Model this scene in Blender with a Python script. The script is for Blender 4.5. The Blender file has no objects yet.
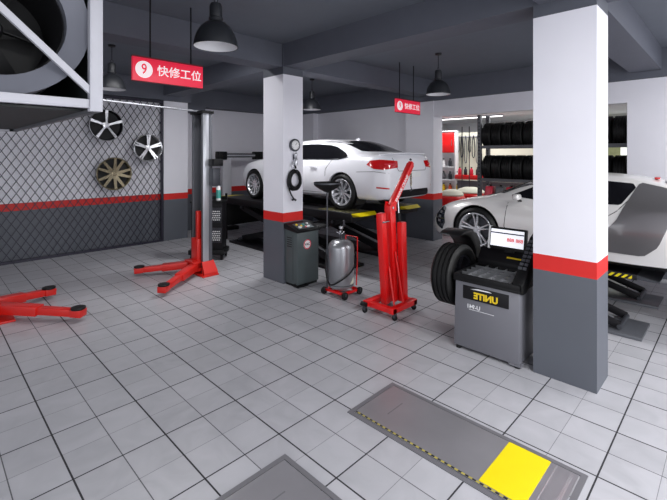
import bpy, bmesh, math, random
from mathutils import Vector, Matrix
from mathutils.bvhtree import BVHTree
PI = math.pi
SC = bpy.context.scene
COL = SC.collection
random.seed(7)

# ------------------------------------------------------------------ materials
def lin(c):
    r = []
    for v in c:
        v = v / 255.0
        r.append(v / 12.92 if v <= 0.04045 else ((v + 0.055) / 1.055) ** 2.4)
    return (r[0], r[1], r[2], 1.0)

def newmat(name):
    m = bpy.data.materials.new(name)
    m.use_nodes = True
    nt = m.node_tree
    return m, nt, nt.nodes['Principled BSDF']

def mat(name, rgb, rough=0.5, metal=0.0, coat=0.0, vary=0.06, scale=6.0, emit=0.0, bump=0.0, spec=0.5):
    """plain coloured material with a faint procedural mottling in the colour and the gloss"""
    m, nt, b = newmat(name)
    base = lin(rgb)
    n = nt.nodes.new('ShaderNodeTexNoise')
    n.inputs['Scale'].default_value = scale
    n.inputs['Detail'].default_value = 4
    tc = nt.nodes.new('ShaderNodeTexCoord')
    nt.links.new(tc.outputs['Object'], n.inputs['Vector'])
    mx = nt.nodes.new('ShaderNodeMix')
    mx.data_type = 'RGBA'
    mx.inputs['A'].default_value = tuple(c * (1 - vary) for c in base[:3]) + (1,)
    mx.inputs['B'].default_value = tuple(min(1, c * (1 + vary)) for c in base[:3]) + (1,)
    nt.links.new(n.outputs['Fac'], mx.inputs['Factor'])
    nt.links.new(mx.outputs['Result'], b.inputs['Base Color'])
    b.inputs['Roughness'].default_value = rough
    b.inputs['Metallic'].default_value = metal
    b.inputs['Coat Weight'].default_value = coat
    b.inputs['Coat Roughness'].default_value = 0.05
    b.inputs['Specular IOR Level'].default_value = spec
    if emit:
        nt.links.new(mx.outputs['Result'], b.inputs['Emission Color'])
        b.inputs['Emission Strength'].default_value = emit
    if bump:
        bp = nt.nodes.new('ShaderNodeBump')
        bp.inputs['Strength'].default_value = bump
        bp.inputs['Distance'].default_value = 0.002
        nt.links.new(n.outputs['Fac'], bp.inputs['Height'])
        nt.links.new(bp.outputs['Normal'], b.inputs['Normal'])
    return m

def math_node(nt, op, a, b=None, c=None):
    n = nt.nodes.new('ShaderNodeMath')
    n.operation = op
    for i, v in enumerate((a, b, c)):
        if v is None:
            continue
        if isinstance(v, (int, float)):
            n.inputs[i].default_value = v
        else:
            nt.links.new(v, n.inputs[i])
    return n.outputs[0]

def mix_rgb(nt, fac, a, b):
    n = nt.nodes.new('ShaderNodeMix')
    n.data_type = 'RGBA'
    for k, v in (('Factor', fac), ('A', a), ('B', b)):
        if isinstance(v, (tuple, float, int)):
            n.inputs[k].default_value = v
        else:
            nt.links.new(v, n.inputs[k])
    return n.outputs['Result']

def paint_bands():
    """garage wall paint: slate dado, red stripe, white, slate again above the beam line"""
    m, nt, b = newmat('banded_wall_paint')
    g = nt.nodes.new('ShaderNodeNewGeometry')
    s = nt.nodes.new('ShaderNodeSeparateXYZ')
    nt.links.new(g.outputs['Position'], s.inputs[0])
    z = s.outputs['Z']
    n = nt.nodes.new('ShaderNodeTexNoise')
    n.inputs['Scale'].default_value = 2.2
    n.inputs['Detail'].default_value = 5
    nt.links.new(g.outputs['Position'], n.inputs['Vector'])
    dado = mix_rgb(nt, n.outputs['Fac'], lin((82, 85, 94)), lin((90, 94, 102)))
    white = mix_rgb(nt, n.outputs['Fac'], lin((222, 221, 230)), lin((231, 230, 238)))
    slate = mix_rgb(nt, n.outputs['Fac'], lin((78, 81, 91)), lin((86, 89, 99)))
    c = mix_rgb(nt, math_node(nt, 'GREATER_THAN', z, 1.0), dado, lin((205, 28, 24)))
    c = mix_rgb(nt, math_node(nt, 'GREATER_THAN', z, 1.148), c, white)
    c = mix_rgb(nt, math_node(nt, 'GREATER_THAN', z, 3.408), c, slate)
    nt.links.new(c, b.inputs['Base Color'])
    b.inputs['Roughness'].default_value = 0.5
    bp = nt.nodes.new('ShaderNodeBump')
    bp.inputs['Strength'].default_value = 0.08
    nt.links.new(n.outputs['Fac'], bp.inputs['Height'])
    nt.links.new(bp.outputs['Normal'], b.inputs['Normal'])
    return m

def floor_tiles():
    m, nt, b = newmat('grey_floor_tiles')
    g = nt.nodes.new('ShaderNodeNewGeometry')
    s = nt.nodes.new('ShaderNodeSeparateXYZ')
    nt.links.new(g.outputs['Position'], s.inputs[0])
    def line(coord, off, period, width):
        a = math_node(nt, 'ADD', coord, -off + period * 40 + period / 2)
        f = math_node(nt, 'MODULO', a, period)
        d = math_node(nt, 'ABSOLUTE', math_node(nt, 'SUBTRACT', f, period / 2))
        return math_node(nt, 'LESS_THAN', d, width / 2)
    X, Y = s.outputs['X'], s.outputs['Y']
    sx = line(X, 0.1116, 0.6, 0.0115)
    wx = line(X, 0.4116, 0.6, 0.0070)
    sy = line(Y, 0.06, 0.6, 0.0105)
    wy = line(Y, 0.36, 0.6, 0.0045)
    # per-tile value: floor of coords
    ix = math_node(nt, 'FLOOR', math_node(nt, 'DIVIDE', math_node(nt, 'ADD', X, -0.1116), 0.3))
    iy = math_node(nt, 'FLOOR', math_node(nt, 'DIVIDE', math_node(nt, 'ADD', Y, -0.06), 0.3))
    cv = nt.nodes.new('ShaderNodeCombineXYZ')
    nt.links.new(ix, cv.inputs[0]); nt.links.new(iy, cv.inputs[1])
    wn = nt.nodes.new('ShaderNodeTexWhiteNoise')
    wn.noise_dimensions = '3D'
    nt.links.new(cv.outputs[0], wn.inputs['Vector'])
    n = nt.nodes.new('ShaderNodeTexNoise')
    n.inputs['Scale'].default_value = 3.0
    n.inputs['Detail'].default_value = 8
    n.inputs['Distortion'].default_value = 1.4
    add = nt.nodes.new('ShaderNodeVectorMath')
    add.operation = 'MULTIPLY_ADD'
    nt.links.new(cv.outputs[0], add.inputs[0])
    add.inputs[1].default_value = (3.7, 5.1, 0)
    nt.links.new(g.outputs['Position'], add.inputs[2])
    nt.links.new(add.outputs[0], n.inputs['Vector'])
    base = mix_rgb(nt, n.outputs['Fac'], lin((142, 142, 148)), lin((184, 182, 189)))
    fac = math_node(nt, 'MULTIPLY', wn.outputs['Value'], 0.25)
    base = mix_rgb(nt, fac, base, lin((194, 193, 200)))
    # large faint wear
    n2 = nt.nodes.new('ShaderNodeTexNoise')
    n2.inputs['Scale'].default_value = 0.55
    n2.inputs['Detail'].default_value = 3
    nt.links.new(g.outputs['Position'], n2.inputs['Vector'])
    base = mix_rgb(nt, math_node(nt, 'MULTIPLY', n2.outputs['Fac'], 0.3), base, lin((156, 160, 160)))
    strong = math_node(nt, 'MAXIMUM', sx, sy)
    c = mix_rgb(nt, math_node(nt, 'MULTIPLY', wy, 0.55), base, lin((70, 70, 74)))
    c = mix_rgb(nt, math_node(nt, 'MULTIPLY', wx, 0.85), c, lin((60, 60, 64)))
    c = mix_rgb(nt, strong, c, lin((38, 37, 42)))
    nt.links.new(c, b.inputs['Base Color'])
    r = math_node(nt, 'MULTIPLY_ADD', n.outputs['Fac'], 0.22, 0.24)
    anyl = math_node(nt, 'MAXIMUM', strong, math_node(nt, 'MAXIMUM', wx, wy))
    r = math_node(nt, 'MAXIMUM', r, math_node(nt, 'MULTIPLY', anyl, 0.8))
    nt.links.new(r, b.inputs['Roughness'])
    bp = nt.nodes.new('ShaderNodeBump')
    bp.inputs['Strength'].default_value = 0.25
    bp.inputs['Distance'].default_value = 0.002
    h = math_node(nt, 'SUBTRACT', math_node(nt, 'MULTIPLY', n.outputs['Fac'], 0.15), anyl)
    nt.links.new(h, bp.inputs['Height'])
    nt.links.new(bp.outputs['Normal'], b.inputs['Normal'])
    return m

def hazard(period=0.06, axis='Y', a=(225, 205, 20), c2=(18, 18, 18), slant=0.0):
    m, nt, b = newmat('hazard_stripes')
    g = nt.nodes.new('ShaderNodeNewGeometry')
    s = nt.nodes.new('ShaderNodeSeparateXYZ')
    nt.links.new(g.outputs['Position'], s.inputs[0])
    v = math_node(nt, 'ADD', s.outputs[axis], 10)
    if slant:
        v = math_node(nt, 'ADD', v, math_node(nt, 'MULTIPLY', s.outputs['Z'], slant))
    f = math_node(nt, 'MODULO', v, period)
    k = math_node(nt, 'LESS_THAN', f, period / 2)
    nt.links.new(mix_rgb(nt, k, lin(a), lin(c2)), b.inputs['Base Color'])
    b.inputs['Roughness'].default_value = 0.5
    return m

M = {}
M['bands'] = paint_bands()
M['floor'] = floor_tiles()
M['ceiling'] = mat('slate_ceiling_paint', (100, 105, 115), 0.7, bump=0.1)
M['beam'] = mat('slate_beam_paint', (90, 93, 104), 0.65, bump=0.1)
M['white_wall'] = mat('white_wall_paint', (226, 226, 230), 0.6, vary=0.02)
M['red'] = mat('red_enamel', (214, 14, 16), 0.32, coat=0.3, vary=0.04)
M['redlift'] = mat('red_lift_paint', (205, 30, 22), 0.38, coat=0.2, vary=0.08)
M['black'] = mat('black_plastic', (11, 11, 13), 0.5, spec=.3)
M['blackm'] = mat('black_matte_steel', (16, 15, 19), 0.5, spec=.3)
M['rubber'] = mat('tyre_rubber', (12, 12, 13), 0.5, spec=.35, scale=30)
M['steel'] = mat('brushed_steel', (188, 190, 196), 0.3, metal=0.55, scale=4, vary=.02)
M['tank'] = mat('silver_tank_enamel', (150, 151, 156), 0.28, metal=0.65)
M['chrome'] = mat('chrome', (205, 206, 210), 0.1, metal=1.0)
M['darksteel'] = mat('dark_grey_steel', (74, 76, 82), 0.4, metal=0.5)
M['column'] = mat('graphite_column_paint', (92, 94, 100), 0.35, metal=0.2)
M['alu'] = mat('silver_alloy', (190, 191, 196), 0.28, metal=0.75)
M['machined'] = mat('machined_alloy', (225, 226, 230), 0.2, metal=0.7)
M['bronze'] = mat('bronze_alloy', (150, 140, 116), 0.25, metal=0.75)
M['blackalloy'] = mat('gloss_black_alloy', (28, 28, 33), 0.25, metal=0.3)
M['carwhite'] = mat('white_car_paint', (226, 226, 232), 0.35, coat=.5, vary=0.01)
M['carsilver'] = mat('pearl_silver_car_paint', (224, 222, 221), 0.33, metal=0.25, coat=.7, vary=0.01)
M['blade'] = mat('dark_silver_side_blade', (118, 116, 118), 0.28, metal=0.6, coat=0.8, vary=0.03)
M['tint'] = mat('tinted_car_glass', (16, 16, 20), 0.12, spec=.35)
M['lightglass'] = mat('grey_car_glass', (62, 62, 68), 0.08, coat=0.8)
M['taillight'] = mat('red_tail_lens', (190, 18, 22), 0.15, coat=1.0)
M['blackgap'] = mat('dark_panel_gap', (30, 30, 33), 0.7)
M['machine'] = mat('balancer_grey_enamel', (110, 110, 117), 0.38, vary=0.03)
M['darkgreen'] = mat('grey_green_cabinet_enamel', (72, 80, 82), 0.4, vary=0.04)
M['yellow'] = mat('safety_yellow_paint', (226, 204, 6), 0.45, vary=0.05)
M['letteryel'] = mat('yellow_lettering', (235, 200, 30), 0.5)
M['letterwhite'] = mat('white_lettering', (235, 235, 238), 0.5)
M['signred'] = mat('red_sign_panel', (226, 40, 68), 0.4, emit=0.45, vary=0.02)  # emission added to lighten the red, no lamp inside the sign
M['signwhite'] = mat('white_sign_lettering', (250, 235, 238), 0.4, emit=0.4, vary=0.01)  # lettering carries a similar added glow
M['signedge'] = mat('dark_red_sign_edge', (110, 10, 24), 0.5)
M['lampshade'] = mat('graphite_lamp_enamel', (38, 40, 45), 0.45)
M['lampinside'] = mat('white_lamp_lining', (225, 225, 228), 0.5)
M['bulb'] = mat('frosted_bulb', (225, 222, 215), 0.4, emit=0.0)
M['framewhite'] = mat('white_frame_steel', (182, 182, 190), 0.45)
M['cowl'] = mat('grey_fan_cowl', (118, 120, 130), 0.45, metal=0.2)
M['fanblack'] = mat('black_duct_interior', (16, 16, 20), 0.6)
M['housing'] = mat('dark_green_housing', (36, 40, 40), 0.6)
M['wire'] = mat('dark_fence_wire', (44, 42, 56), 0.45, metal=0.3)
M['plate'] = mat('brushed_floor_plate', (138, 136, 141), 0.3, metal=0.35, scale=1.6, vary=0.3)
M['plateframe'] = mat('floor_plate_frame', (112, 111, 116), 0.45, metal=0.2)
M['screen'] = mat('lit_screen', (238, 240, 248), 0.3, emit=0.75, vary=0.01)
M['screenred'] = mat('lit_red_digits', (215, 30, 50), 0.4, emit=0.5)
M['screenbar'] = mat('dark_screen_bar', (50, 50, 80), 0.4)
M['rack'] = mat('grey_rack_steel', (98, 99, 104), 0.45, metal=0.4)
M['teal'] = mat('teal_plastic', (70, 160, 150), 0.4)
M['white_plastic'] = mat('white_plastic', (225, 225, 226), 0.4)
M['shelf'] = mat('white_shelf_board', (226, 227, 230), 0.5)
M['crimson'] = mat('crimson_plastic', (200, 30, 60), 0.4)
M['orange'] = mat('orange_plastic', (225, 90, 40), 0.45)
M['cream'] = mat('cream_cover', (214, 214, 196), 0.6)
M['khaki'] = mat('olive_canvas', (150, 150, 110), 0.8)
M['tooldark'] = mat('dark_tool_steel', (60, 60, 66), 0.35, metal=0.6)
M['headlamp'] = mat('dark_headlamp_lens', (34, 38, 46), 0.08, coat=1.0)
M['olive'] = mat('worn_olive_tread', (120, 116, 78), 0.5)
M['hazard'] = hazard(0.05, 'Y', (176, 164, 70), (22, 22, 24))
M['hazard2'] = hazard(0.07, 'Y', slant=1.0)
M['led'] = mat('led_batten_diffuser', (255, 255, 255), 0.5, emit=4.0, vary=0.0)
M['glass'] = mat('daylit_frosted_pane', (246, 250, 246), 0.4, emit=1.0, vary=0.02)
M['green'] = mat('pale_green_poster', (196, 204, 150), 0.6, vary=0.25, scale=9)

# ------------------------------------------------------------------ helpers
class MB:
    def __init__(s):
        s.bm = bmesh.new()
    def box(s, lo, hi, rz=0.0, piv=None):
        x0, y0, z0 = lo; x1, y1, z1 = hi
        P = [(x0,y0,z0),(x1,y0,z0),(x1,y1,z0),(x0,y1,z0),(x0,y0,z1),(x1,y0,z1),(x1,y1,z1),(x0,y1,z1)]
        return s.hexa(P)
    def hexa(s, P):
        v = [s.bm.verts.new(p) for p in P]
        for f in ((3,2,1,0),(4,5,6,7),(0,1,5,4),(1,2,6,5),(2,3,7,6),(3,0,4,7)):
            s.bm.faces.new([v[i] for i in f])
        return s
    def beam(s, p0, p1, w, h, up=(0,0,1), w1=None, h1=None):
        """square bar from p0 to p1, w across, h along up; ends may taper"""
        p0, p1, up = Vector(p0), Vector(p1), Vector(up)
        d = (p1 - p0).normalized()
        a = d.cross(up)
        if a.length < 1e-4:
            a = d.cross(Vector((0,1,0)))
        a.normalize(); b = a.cross(d).normalized()
        w1 = w if w1 is None else w1; h1 = h if h1 is None else h1
        P = []
        for p, ww, hh in ((p0, w, h), (p1, w1, h1)):
            for sa, sb in ((-1,-1),(1,-1),(1,1),(-1,1)):
                P.append(p + a*sa*ww/2 + b*sb*hh/2)
        v = [s.bm.verts.new(p) for p in P]
        for f in ((3,2,1,0),(4,5,6,7),(0,1,5,4),(1,2,6,5),(2,3,7,6),(3,0,4,7)):
            s.bm.faces.new([v[i] for i in f])
        return s
    def cyl(s, p0, p1, r, r1=None, n=20, caps=True):
        p0, p1 = Vector(p0), Vector(p1)
        r1 = r if r1 is None else r1
        d = (p1 - p0).normalized()
        a = d.orthogonal().normalized(); b = d.cross(a)
        A = [s.bm.verts.new(p0 + (a*math.cos(2*PI*i/n) + b*math.sin(2*PI*i/n))*r) for i in range(n)]
        B = [s.bm.verts.new(p1 + (a*math.cos(2*PI*i/n) + b*math.sin(2*PI*i/n))*r1) for i in range(n)]
        for i in range(n):
            j = (i+1) % n
            s.bm.faces.new((A[i], A[j], B[j], B[i]))
        if caps:
            s.bm.faces.new(A[::-1]); s.bm.faces.new(B)
        return s
    def lathe(s, prof, o=(0,0,0), axis='Z', n=32, close=False):
        """prof: (radius, along) pairs"""
        o = Vector(o); rings = []
        for r, h in prof:
            ring = []
            for i in range(n):
                t = 2*PI*i/n
                c, q = math.cos(t)*r, math.sin(t)*r
                if axis == 'Z': p = Vector((c, q, h))
                elif axis == 'X': p = Vector((h, c, q))
                else: p = Vector((q, h, c))
                ring.append(s.bm.verts.new(o + p))
            rings.append(ring)
        m = len(rings)
        for k in range(m if close else m-1):
            A, B = rings[k], rings[(k+1) % m]
            for i in range(n):
                j = (i+1) % n
                s.bm.faces.new((A[i], A[j], B[j], B[i]))
        if not close:
            if prof[0][0] > 1e-6: s.bm.faces.new(rings[0][::-1])
            if prof[-1][0] > 1e-6: s.bm.faces.new(rings[-1])
        return s
    def tube(s, pts, r, n=10, closed=False):
        pts = [Vector(p) for p in pts]; rings = []
        ref = None
        for i, p in enumerate(pts):
            if closed:
                d = (pts[(i+1) % len(pts)] - pts[i-1]).normalized()
            else:
                d = (pts[min(i+1, len(pts)-1)] - pts[max(i-1, 0)]).normalized()
            if ref is None: a = d.orthogonal().normalized()
            else:
                a = ref - d*ref.dot(d)
                a = a.normalized() if a.length > 1e-5 else d.orthogonal().normalized()
            ref = a; b = d.cross(a)
            rings.append([s.bm.verts.new(p + (a*math.cos(2*PI*k/n) + b*math.sin(2*PI*k/n))*r) for k in range(n)])
        L = len(rings)
        for k in range(L if closed else L-1):
            A, B = rings[k], rings[(k+1) % L]
            for i in range(n):
                j = (i+1) % n
                s.bm.faces.new((A[i], A[j], B[j], B[i]))
        if not closed:
            s.bm.faces.new(rings[0][::-1]); s.bm.faces.new(rings[-1])
        return s
    def prism(s, poly, a0, a1, axis='X'):
        """extrude a 2D polygon. axis X: poly=(y,z); Y: (x,z); Z: (x,y)"""
        def P(u, v, t):
            return {'X': (t,u,v), 'Y': (u,t,v), 'Z': (u,v,t)}[axis]
        A = [s.bm.verts.new(P(u, v, a0)) for u, v in poly]
        B = [s.bm.verts.new(P(u, v, a1)) for u, v in poly]
        n = len(poly)
        s.bm.faces.new(A[::-1]); s.bm.faces.new(B)
        for i in range(n):
            j = (i+1) % n
            s.bm.faces.new((A[i], A[j], B[j], B[i]))
        return s
    def xform(s, mt):
        bmesh.ops.transform(s.bm, matrix=mt, verts=s.bm.verts)
        return s

def obj(name, mb, m, parent=None, bevel=0.0, smooth=35, loc=None, seg=2, rz=None, label=None):
    bm = mb.bm if isinstance(mb, MB) else mb
    bmesh.ops.recalc_face_normals(bm, faces=bm.faces)
    if bevel:
        es = [e for e in bm.edges if len(e.link_faces) == 2 and e.calc_face_angle(0) > 0.5]
        bmesh.ops.bevel(bm, geom=es, offset=bevel, segments=seg, affect='EDGES', profile=0.5, clamp_overlap=True)
    me = bpy.data.meshes.new(name)
    bm.to_mesh(me); bm.free()
    me.materials.append(M[m] if isinstance(m, str) else m)
    for p in me.polygons: p.use_smooth = True
    me.set_sharp_from_angle(angle=math.radians(smooth))
    o = bpy.data.objects.new(name, me)
    COL.objects.link(o)
    if parent is not None: o.parent = parent
    if loc is not None: o.location = loc
    if rz is not None: o.rotation_euler = (0, 0, rz)
    if label: o['label'] = label
    return o

def thing(name, label, cat, loc=(0,0,0), rz=0.0, group=None):
    o = bpy.data.objects.new(name, None)
    o.empty_display_size = 0.1
    COL.objects.link(o)
    o.location = loc; o.rotation_euler = (0, 0, rz)
    o['label'] = label; o['category'] = cat
    if group: o['group'] = group
    return o

def tag(o, label, cat, group=None):
    o['label'] = label; o['category'] = cat
    if group: o['group'] = group
    return o

def struct(name, mb, m, **k):
    o = obj(name, mb, m, **k)
    o['kind'] = 'structure'
    return o

def dup(root, loc=None, rz=None, label=None, group=None):
    def rec(o, par):
        c = o.copy(); COL.objects.link(c)
        if par is not None: c.parent = par
        for ch in list(o.children): rec(ch, c)
        return c
    r = rec(root, None)
    if loc is not None: r.location = loc
    if rz is not None: r.rotation_euler = (0, 0, rz)
    if label: r['label'] = label
    if group: r['group'] = group
    return r

def text_mesh(body, size, depth=0.002, bold=0.0, mirror=False, squeeze=1.0):
    """lettering as a bmesh in the XZ plane, centred, thin along Y, readable from -Y"""
    cu = bpy.data.curves.new('txt', 'FONT')
    cu.body = body; cu.size = size; cu.extrude = depth/2; cu.offset = bold
    cu.align_x = 'CENTER'; cu.align_y = 'CENTER'; cu.resolution_u = 3
    o = bpy.data.objects.new('txt', cu); COL.objects.link(o)
    dg = bpy.context.evaluated_depsgraph_get()
    me = bpy.data.meshes.new_from_object(o.evaluated_get(dg))
    bm = bmesh.new(); bm.from_mesh(me)
    bpy.data.objects.remove(o); bpy.data.curves.remove(cu); bpy.data.meshes.remove(me)
    bmesh.ops.transform(bm, matrix=Matrix.Rotation(PI/2, 4, 'X') @ Matrix.Diagonal((squeeze, 1, 1, 1)), verts=bm.verts)
    if mirror:
        bmesh.ops.transform(bm, matrix=Matrix.Diagonal((-1, 1, 1, 1)), verts=bm.verts)
        bmesh.ops.reverse_faces(bm, faces=bm.faces)
    return bm

def put_text(name, body, size, m, parent, loc, face='-Y', tilt=0, **k):
    bm = text_mesh(body, size, **k)
    rot = {'-Y': 0, '-X': -PI/2, '+X': PI/2}[face]
    mt = Matrix.Translation(loc) @ Matrix.Rotation(rot, 4, 'Z') @ Matrix.Rotation(tilt, 4, 'X')
    bmesh.ops.transform(bm, matrix=mt, verts=bm.verts)
    return obj(name, bm, m, parent)

def catmull(vals, t):
    """vals: list of (key, tuple) ; t: key -> interpolated tuple (monotone-ish)"""
    n = len(vals)
    for i in range(n-1):
        if t <= vals[i+1][0] or i == n-2:
            k0, k1 = vals[i][0], vals[i+1][0]
            u = (t-k0)/(k1-k0)
            p0 = vals[max(i-1, 0)]; p1 = vals[i]; p2 = vals[i+1]; p3 = vals[min(i+2, n-1)]
            out = []
            for a in range(len(p1[1])):
                m1 = (p2[1][a]-p0[1][a])/max(1e-6, (p2[0]-p0[0]))*(k1-k0)
                m2 = (p3[1][a]-p1[1][a])/max(1e-6, (p3[0]-p1[0]))*(k1-k0)
                h = (2*u**3-3*u**2+1)*p1[1][a] + (u**3-2*u**2+u)*m1 + (-2*u**3+3*u**2)*p2[1][a] + (u**3-u**2)*m2
                out.append(h)
            return out

# ------------------------------------------------------------------ room
def box_struct(name, lo, hi, m='bands'):
    return struct(name, MB().box(lo, hi), m)

ZC = 3.90      # ceiling underside
ZB = 3.50      # beam underside
box_struct('floor', (-3.5, -4.0, -0.1), (15.0, 12.0, 0.0), 'floor')
box_struct('ceiling', (-3.5, -4.0, ZC), (15.0, 12.0, ZC+0.15), 'ceiling')
box_struct('wall_left', (-3.5, 10.06, 0), (4.22, 10.25, ZC))
box_struct('wall_back', (4.83, 10.9, 0), (15.0, 11.1, ZC))
box_struct('wall_side', (9.02, 6.1, 0), (9.2, 10.9, ZC))
# wall with the wide opening to the tyre room
wr = MB()
wr.box((8.85, 1.42, 3.02), (9.05, 5.30, ZC))        # header
wr.box((8.85, -4.0, 0), (9.05, 1.42, ZC))
struct('wall_right', wr, 'bands')
# pillars
def pillar(name, x0, x1, y0, y1):
    return struct(name, MB().box((x0, y0, 0), (x1, y1, ZC)), 'bands')
pillar('wall_pillar_front', 4.18, 4.60, 0.888, 1.418)
pillar('wall_pillar_middle', 4.18, 4.60, 5.27, 5.81)
pillar('wall_pillar_back', 4.22, 4.83, 9.95, 10.9)
pillar('wall_pillar_right', 8.83, 9.25, 5.30, 6.10)
pillar('wall_pillar_corner', 8.83, 9.25, 9.60, 10.2)
# beams
def beam(name, lo, hi): return struct(name, MB().box(lo, hi), 'beam')
beam('ceiling_beam_long_1', (4.19, -4.0, ZB+.03), (4.59, 10.9, ZC))
beam('ceiling_beam_long_2', (8.80, -4.0, 3.42), (9.12, 10.9, ZC))
beam('ceiling_beam_cross_1', (-3.5, 5.30, ZB+.03), (8.85, 5.68, ZC))
beam('ceiling_beam_cross_2', (-3.5, 0.93, ZB+.03), (8.85, 1.37, ZC))
beam('ceiling_beam_cross_3', (-3.5, 9.90, 3.42), (4.9, 10.3, ZC))
beam('ceiling_beam_cross_4', (4.83, 10.55, 3.42), (9.0, 10.9, ZC))
# the little dropped block over the lift post bay
beam('ceiling_beam_drop', (4.84, 10.3, 3.25), (5.5, 10.9, 3.425))

# tyre room beyond the opening
box_struct('wall_far', (14.6, -4.0, 0), (14.8, 10.9, ZC), 'white_wall')
box_struct('wall_far_left', (9.2, 8.2, 0), (14.6, 8.35, ZC), 'white_wall')
box_struct('ceiling_tyre_room', (9.06, -4.0, 3.3), (14.6, 8.2, 3.36), 'white_wall')
box_struct('wall_far_right', (9.06, -0.2, 0), (14.6, -0.05, 3.3), 'white_wall')

# window in the tyre room
w1 = MB()
for y in (1.6, 3.2, 4.8): w1.box((14.52, y-.03, 1.2), (14.6, y+.03, 2.9))
for z in (1.2, 2.84): w1.box((14.52, 1.6, z), (14.6, 4.8, z+.06))
wf = struct('window_1', w1, 'framewhite')
obj('pane', MB().box((14.56, 1.63, 1.26), (14.58, 4.77, 2.84)), 'glass', wf)

# ------------------------------------------------------------------ wheels and tyres
def tyre_profile(R, ri, w):
    h = w/2
    pr = [(ri, -h*.78), (ri+.01, -h*.9), (ri+(R-ri)*.5, -h), (R-.03, -h*.93), (R-.006, -h*.78)]
    ng = 4
    for g in range(ng):
        c = -h*.6 + g*(h*1.2)/(ng-1)
        pr += [(R, c-w*.07), (R, c-w*.035), (R-.012, c-w*.03), (R-.012, c+w*.03), (R, c+w*.035), (R, c+w*.07)]
    pr += [(R-.006, h*.78), (R-.03, h*.93), (ri+(R-ri)*.5, h), (ri+.01, h*.9), (ri, h*.78)]
    return pr

def tyre_mb(R, ri, w, axis='X', n=48):
    return MB().lathe(tyre_profile(R, ri, w), axis=axis, n=n, close=True)

def rim_mb(R, w, spokes, sw0, sw1, pair=0.0, hub=0.07, face=-1, dish=0.02, n=48, flare=0.0):
    """alloy rim about the X axis; outer face at face*w/2"""
    f = face; mb = MB(); h = w/2
    # barrel with lip
    mb.lathe([(R, f*h), (R-.006, f*(h+.004)), (R-.022, f*(h-.004)), (R-.03, f*(h-.02)), (R-.04, f*(h-.05)), (R-.045, -f*h),
              (R-.02, -f*h), (R-.02, f*(h-.05))], axis='X', n=n, close=True)
    mb.lathe([(0.0001, f*(h-dish-.005)), (hub*.55, f*(h-dish-.005)), (hub*.6, f*(h-dish-.014)), (hub, f*(h-dish-.02)), (hub+.01, f*(h-dish-.05)), (0.0001, f*(h-dish-.06))], axis='X', n=24)
    for i in range(5):
        t = 2*PI*i/5 + .3
        p = Vector((f*(h-dish-.02), math.cos(t)*hub*.78, math.sin(t)*hub*.78))
        mb.cyl(p - Vector((f*.01, 0, 0)), p + Vector((f*.008, 0, 0)), .009, n=8)
    for i in range(spokes):
        t0 = 2*PI*i/spokes + PI/2
        offs = (0,) if not pair else (-pair, pair)
        for q in offs:
            t1 = t0 + q*(1+flare)
            tin = t0 + q*.8
            a = Vector((f*(h-dish-.018), math.cos(tin)*hub*.75, math.sin(tin)*hub*.75))
            b = Vector((f*(h-.012), math.cos(t1)*(R-.026), math.sin(t1)*(R-.026)))
            mid = (a+b)/2 - Vector((f*(.012), 0, 0))
            up = Vector((f, 0, 0))
            mb.beam(a, mid, sw0, .028, up, w1=(sw0+sw1)/2, h1=.024)
            mb.beam(mid, b, (sw0+sw1)/2, .024, up, w1=sw1, h1=.02)
    return mb

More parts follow.
